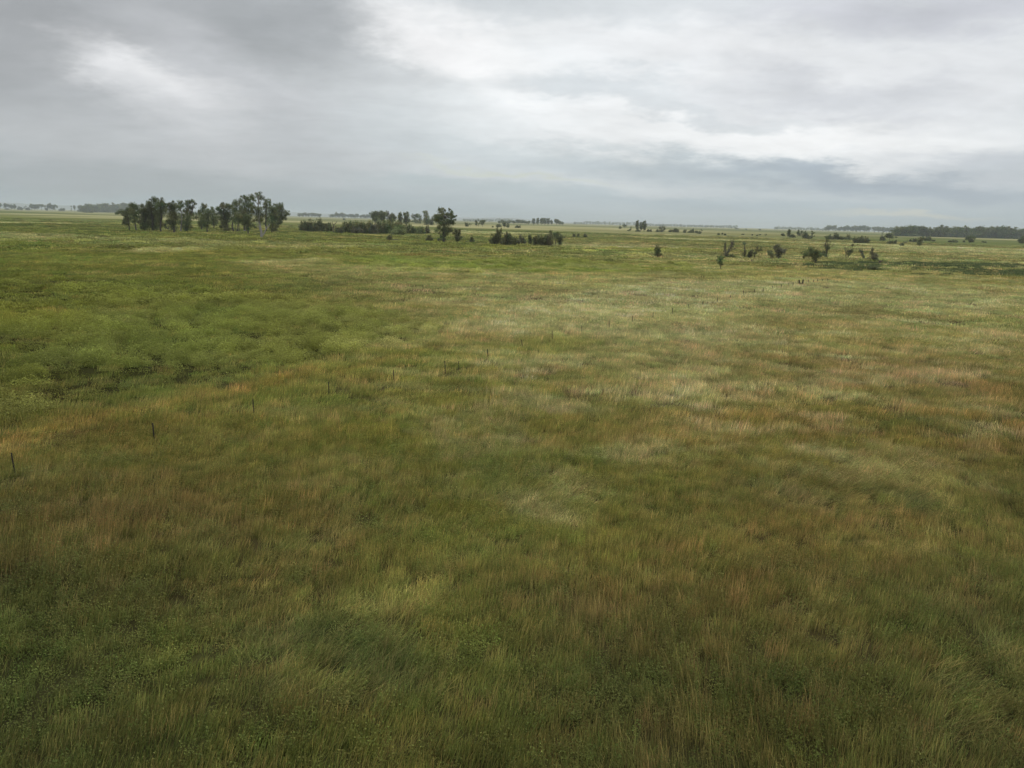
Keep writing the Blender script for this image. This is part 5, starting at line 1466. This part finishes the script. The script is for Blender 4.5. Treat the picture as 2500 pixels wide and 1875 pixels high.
wood_thing("dead_snag", "pale bare dead tree forked at its top between the dark clump and the olive thicket", "dead tree", 3,
           [[(572, 545), (570, 500), (575, 450), (602, 425), (618, 402)], [(575, 455), (562, 430), (560, 405)], [(572, 490), (590, 455)]], .45, .15, M_DEAD)
wood_thing("fallen_log", "long grey log lying in the grass before the olive thicket", "log", 3,
           [[(1300, 634), (1345, 632), (1400, 638), (1445, 640)]], .35, .2, M_DEAD)
wood_thing("fallen_branch", "crooked fallen branch left of a small dark shrub, right of the vase shaped shrub", "dead wood", 4,
           [[(190, 625), (208, 608), (225, 603), (245, 615)]], .25, .12, M_DEAD)
wood_thing("fallen_log", "curved brown log on the pale grass in front of the small vase shaped tree", "log", 6,
           [[(1575, 522), (1590, 526), (1610, 522), (1624, 514)]], .28, .16, M_DEAD)
wood_thing("dead_stump", "dark forked dead stump with a raised arm right of the ragged trees", "dead tree", 6,
           [[(1980, 545), (1978, 525), (1970, 505)], [(1980, 530), (2000, 518), (2020, 510)], [(1990, 522), (1994, 508)]], .40, .15, M_DEAD)
wood_thing("fallen_branch", "low twiggy dead branch on the pale grass below the twin headed tree", "dead wood", 6,
           [[(600, 528), (597, 512), (592, 500)], [(597, 515), (606, 505)], [(600, 528), (612, 530)]], .14, .08, M_DEAD)

# ------------------------------------------------------------------ fence posts
def post(px, pyt, pyb, i, label, thick=0.036, group="old fence posts in the line across the prairie", cover=0.36, name="fence_post", pxt=None):
    base, D = ground_pt(px, pyb, cover, 900.)
    azm = math.atan2(base[0], base[1])
    ca, sa = math.cos(azm), math.sin(azm)
    tp = pt_at(pxt if pxt is not None else px, pyt, D) - base
    r = np.random.default_rng(700 + i)
    H = max(tp[2], .5)
    lean = tp[0] * ca - tp[1] * sa
    th = max(thick, D / 779 * 0.32) * (0.9 + .3 * r.random())
    zb = float(zfun(np.array([base[0]]), np.array([base[1]]))[0])
    P = [[-lean * .2, 0, -.4], [0, 0, 0], [lean * .3, .01, H * .35], [lean * .7, r.normal(0, .02), H * .7], [lean, r.normal(0, .03), H], [lean * 1.02, 0, H + .02]]
    V_, F_, T_ = tube(P, th, th * .85, 7)
    V_[-7:] = V_[-7:] * [1, 1, 1] + (np.mean(V_[-7:], 0) - V_[-7:]) * .6      # bevelled, weathered top
    n = len(V_)
    cap = np.array([[n - 7, n - 6, n - 5, n - 4], [n - 7, n - 4, n - 3, n - 2], [n - 7, n - 2, n - 1, n - 1]])[:2]
    F_ = np.concatenate([F_, cap])
    e = link(name, np_mesh(name, V_, F_, M_POST), loc=(base[0], base[1], zb), label=label, category="fence post", group=group)
    e.rotation_euler = (0, 0, -azm)
    return e


Za, Zb, Zc = (0, 600, 2.458), (800, 600, 2.458), (1600, 600, 2.458)
PO = [(Za, 88, 68, 1245, 1345), (Za, 923, 916, 1062, 1130), (Za, 1523, 1517, 918, 990), (Za, 1974, 1972, 818, 867),
      (Zb, 397, 395, 740, 792), (Zb, 706, 703, 683, 742), (Zb, 787, 786, 690, 715), (Zb, 965, 958, 618, 660), (Zb, 1171, 1163, 560, 597),
      (Zb, 1348, 1347, 505, 550), (Zb, 1528, 1524, 475, 510), (Zb, 1690, 1689, 447, 478), (Zb, 1830, 1830, 415, 448), (Zb, 1953, 1953, 393, 425),
      (Zb, 2070, 2070, 370, 393), (Zc, 199, 199, 348, 366), (Zc, 286, 286, 333, 350), (Zc, 373, 373, 312, 332), (Zc, 450, 450, 298, 312),
      (Zc, 528, 528, 270, 292), (Zc, 596, 595, 260, 278), (Zc, 647, 647, 257, 270), (Zc, 704, 703, 240, 255), (Zc, 756, 756, 230, 242),
      (Zc, 802, 801, 220, 240), (Zc, 826, 826, 220, 235)]
for i, (zz, xb_, xt_, yt_, yb_) in enumerate(PO):
    if i == 0:
        lab = "nearest dark fence post, leaning left at the left edge of the picture"
    elif i == 6:
        lab = "short stub of a fence post just right of the sixth post of the line"
    else:
        k_ = i + (1 if i < 6 else 0)
        lab = "thin dark fence post, %s along the line counted from the left edge" % ORD[k_ - 1 + (0 if i < 6 else 0)]
    post(zz[0] + xb_ / zz[2], zz[1] + yt_ / zz[2], zz[1] + yb_ / zz[2], i, lab, pxt=zz[0] + xt_ / zz[2])
for j, (xb_, yt_, yb_) in enumerate([(920, 205, 218), (950, 204, 216), (975, 202, 213), (1002, 199, 210), (1035, 197, 207)]):
    post(1600 + xb_ / 2.458, 600 + yt_ / 2.458, 600 + yb_ / 2.458, 40 + j, "faint thin post, %s to the right of the thick gate posts" % ORD[j])
for j, (xb_, yt_, yb_) in enumerate([(264, 186, 193), (276, 178, 193), (291, 178, 193)]):
    post(1600 + xb_ / 2.458, 600 + yt_ / 2.458, 600 + yb_ / 2.458, 50 + j, ["short left", "upright middle", "upright right"][j] + " one of three old posts beyond the fence line",
         group="three old posts beyond the fence line", cover=.3)
# the thick gate posts with a low rail between them: one frame
g0, D0 = ground_pt(1600 + 864 / 2.458, 600 + 229 / 2.458, .3)
g1, D1 = ground_pt(1600 + 884 / 2.458, 600 + 229 / 2.458, .3)
gt = link("fence_brace", None, loc=tuple(g0), label="pair of thick dark posts joined by a low rail in the fence line", category="fence brace")
hgt0 = pt_at(1600 + 862 / 2.458, 600 + 204 / 2.458, D0)[2]
hgt1 = pt_at(1600 + 884 / 2.458, 600 + 202 / 2.458, D1)[2]
dv = g1 - g0
for p0, hh, ln in ((np.zeros(3), hgt0, -.12), (dv, hgt1, .02)):
    V_, F_, T_ = tube([p0 + [0, 0, -.4], p0 + [ln * .3, 0, hh * .5], p0 + [ln, 0, hh - .05], p0 + [ln, 0, hh]], .17, .15, 8)
    link("post", np_mesh("post", V_, F_, M_POST), parent=gt)
V_, F_, T_ = tube([np.array([0, 0, .45]), dv * .5 + [0, 0, .40], dv + [0, 0, .5]], .09, .08, 6)
link("rail", np_mesh("rail", V_, F_, M_POST), parent=gt)

# ------------------------------------------------------------------ hazy woods and low rises along the horizon
def far_wood(name, label, D, spans, seed):
    """spans: (px0, px1, top px above the horizon line)"""
    r = np.random.default_rng(seed)
    leaves = []
    for (x0, x1, hpx) in spans:
        n = max(3, int((x1 - x0) / 3.0))
        for q in range(n):
            px = x0 + (x1 - x0) * (q + r.random()) / n
            Dq = D * r.uniform(.92, 1.08)
            hor = 506 + 0.0268 * px + 1.2
            H = CAM_H + hpx * r.uniform(.55, 1.05) * Dq / F_PX
            W = Dq / F_PX * r.uniform(3, 6)
            b = pt_at(px, hor, Dq)
            m_ = 30
            d_ = r.normal(size=(m_, 3))
            d_ /= np.linalg.norm(d_, axis=1)[:, None]
            C = d_ * (0.4 + .6 * r.random((m_, 1))) * np.array([W * .6, W * .6, H * .5]) + np.array([b[0], b[1], H * .5])
            C[:, 2] = np.maximum(C[:, 2], .5)
            leaves.append(leaf_quads(C, Dq / 779 * 0.8, r, .2, tint=np.exp(r.normal(0, .1)) * np.ones(3)))
    V_, F_, T_ = merge(leaves)
    link(name, np_mesh(name, V_, F_, M_LEAF, tint=T_), kind="stuff", label=label, category="woods")


far_wood("far_woods", "low blue hazy woods lying along the skyline from the middle to the right", 9000,
         [(1165, 1205, 5), (1210, 1250, 7), (1400, 1425, 3), (1425, 1505, 7), (1505, 1560, 7), (1560, 1640, 4), (1640, 1700, 4), (1700, 1760, 4), (1755, 1800, 5), (1890, 1930, 6), (1930, 1990, 5), (1990, 2020, 4), (1130, 1170, 3)], 61)


def ridge(name, D, pts, seed):
    """a real low rise: cross-section swept along the far horizon"""
    V_, k = [], 7
    xs = np.arange(pts[0][0], pts[-1][0] + 1, 12.0)
    r = np.random.default_rng(seed)
    hs = np.interp(xs, [p_[0] for p_ in pts], [p_[1] for p_ in pts])
    hs = hs * (1 + .10 * np.convolve(r.normal(size=len(xs)), [.25, .5, .25], "same"))
    for px, hpx in zip(xs, hs):
        b = pt_at(px, 507 + 0.0268 * px, D)
        az_ = math.atan2(b[0], b[1])
        H = CAM_H + hpx * D / F_PX if hpx > 0.01 else 0
        for j in range(k):
            t_ = j / (k - 1)
            Dj = D - 1500 + 3000 * t_
            V_.append([math.sin(az_) * Dj, math.cos(az_) * Dj, H * math.sin(math.pi * t_) - 2])
    n = len(xs)
    F_ = np.array([[i * k + j, i * k + j + 1, (i + 1) * k + j + 1, (i + 1) * k + j] for i in range(n - 1) for j in range(k - 1)])
    V_ = np.array(V_)
    m_ = bpy.data.materials.get("far_rise")
    if not m_:
        m_, t_, o_ = new_mat("far_rise")
        n_ = nd(t_, "ShaderNodeTexNoise", i_Scale=0.002, i_Detail=5.0)
        g_ = nd(t_, "ShaderNodeNewGeometry")
        t_.links.new(g_.outputs["Position"], n_.inputs["Vector"])
        c_ = mixc(t_, n_.outputs["Fac"], (0.07, 0.09, 0.04), (0.16, 0.16, 0.09))
        p_ = nd(t_, "ShaderNodeBsdfPrincipled", i_Roughness=1.0)
        t_.links.new(c_, p_.inputs["Base Color"])
        t_.links.new(p_.outputs[0], o_.inputs[0])
    link(name, np_mesh(name, V_, F_, m_, smooth=True), kind="structure")


ridge("hills", 24000, [(-500, 9), (0, 11), (120, 9), (260, 6), (500, 5), (700, 8), (820, 5), (1000, 3), (1130, 5), (1250, 8), (1330, 2), (1500, 0.5)], 5)

# ------------------------------------------------------------------ haze: one closed box of thin air round everything
S_, Z0, Z1 = 46000.0, -8.0, 190.0
V_ = [(x_, y_, z_) for z_ in (Z0, Z1) for x_, y_ in ((-S_, -S_), (S_, -S_), (S_, S_), (-S_, S_))]
F_ = np.array([[3, 2, 1, 0], [4, 5, 6, 7], [0, 1, 5, 4], [1, 2, 6, 5], [2, 3, 7, 6], [3, 0, 4, 7]])
hm, t, o = new_mat("thin_air")
pv = nd(t, "ShaderNodeVolumePrincipled")
pv.inputs["Color"].default_value = (0.86, 0.925, 1.0, 1)
pv.inputs["Density"].default_value = 6.5e-5
t.links.new(pv.outputs[0], o.inputs["Volume"])
link("haze", np_mesh("haze", V_, F_, hm), kind="stuff", label="thin grey blue haze over the far plain", category="haze")
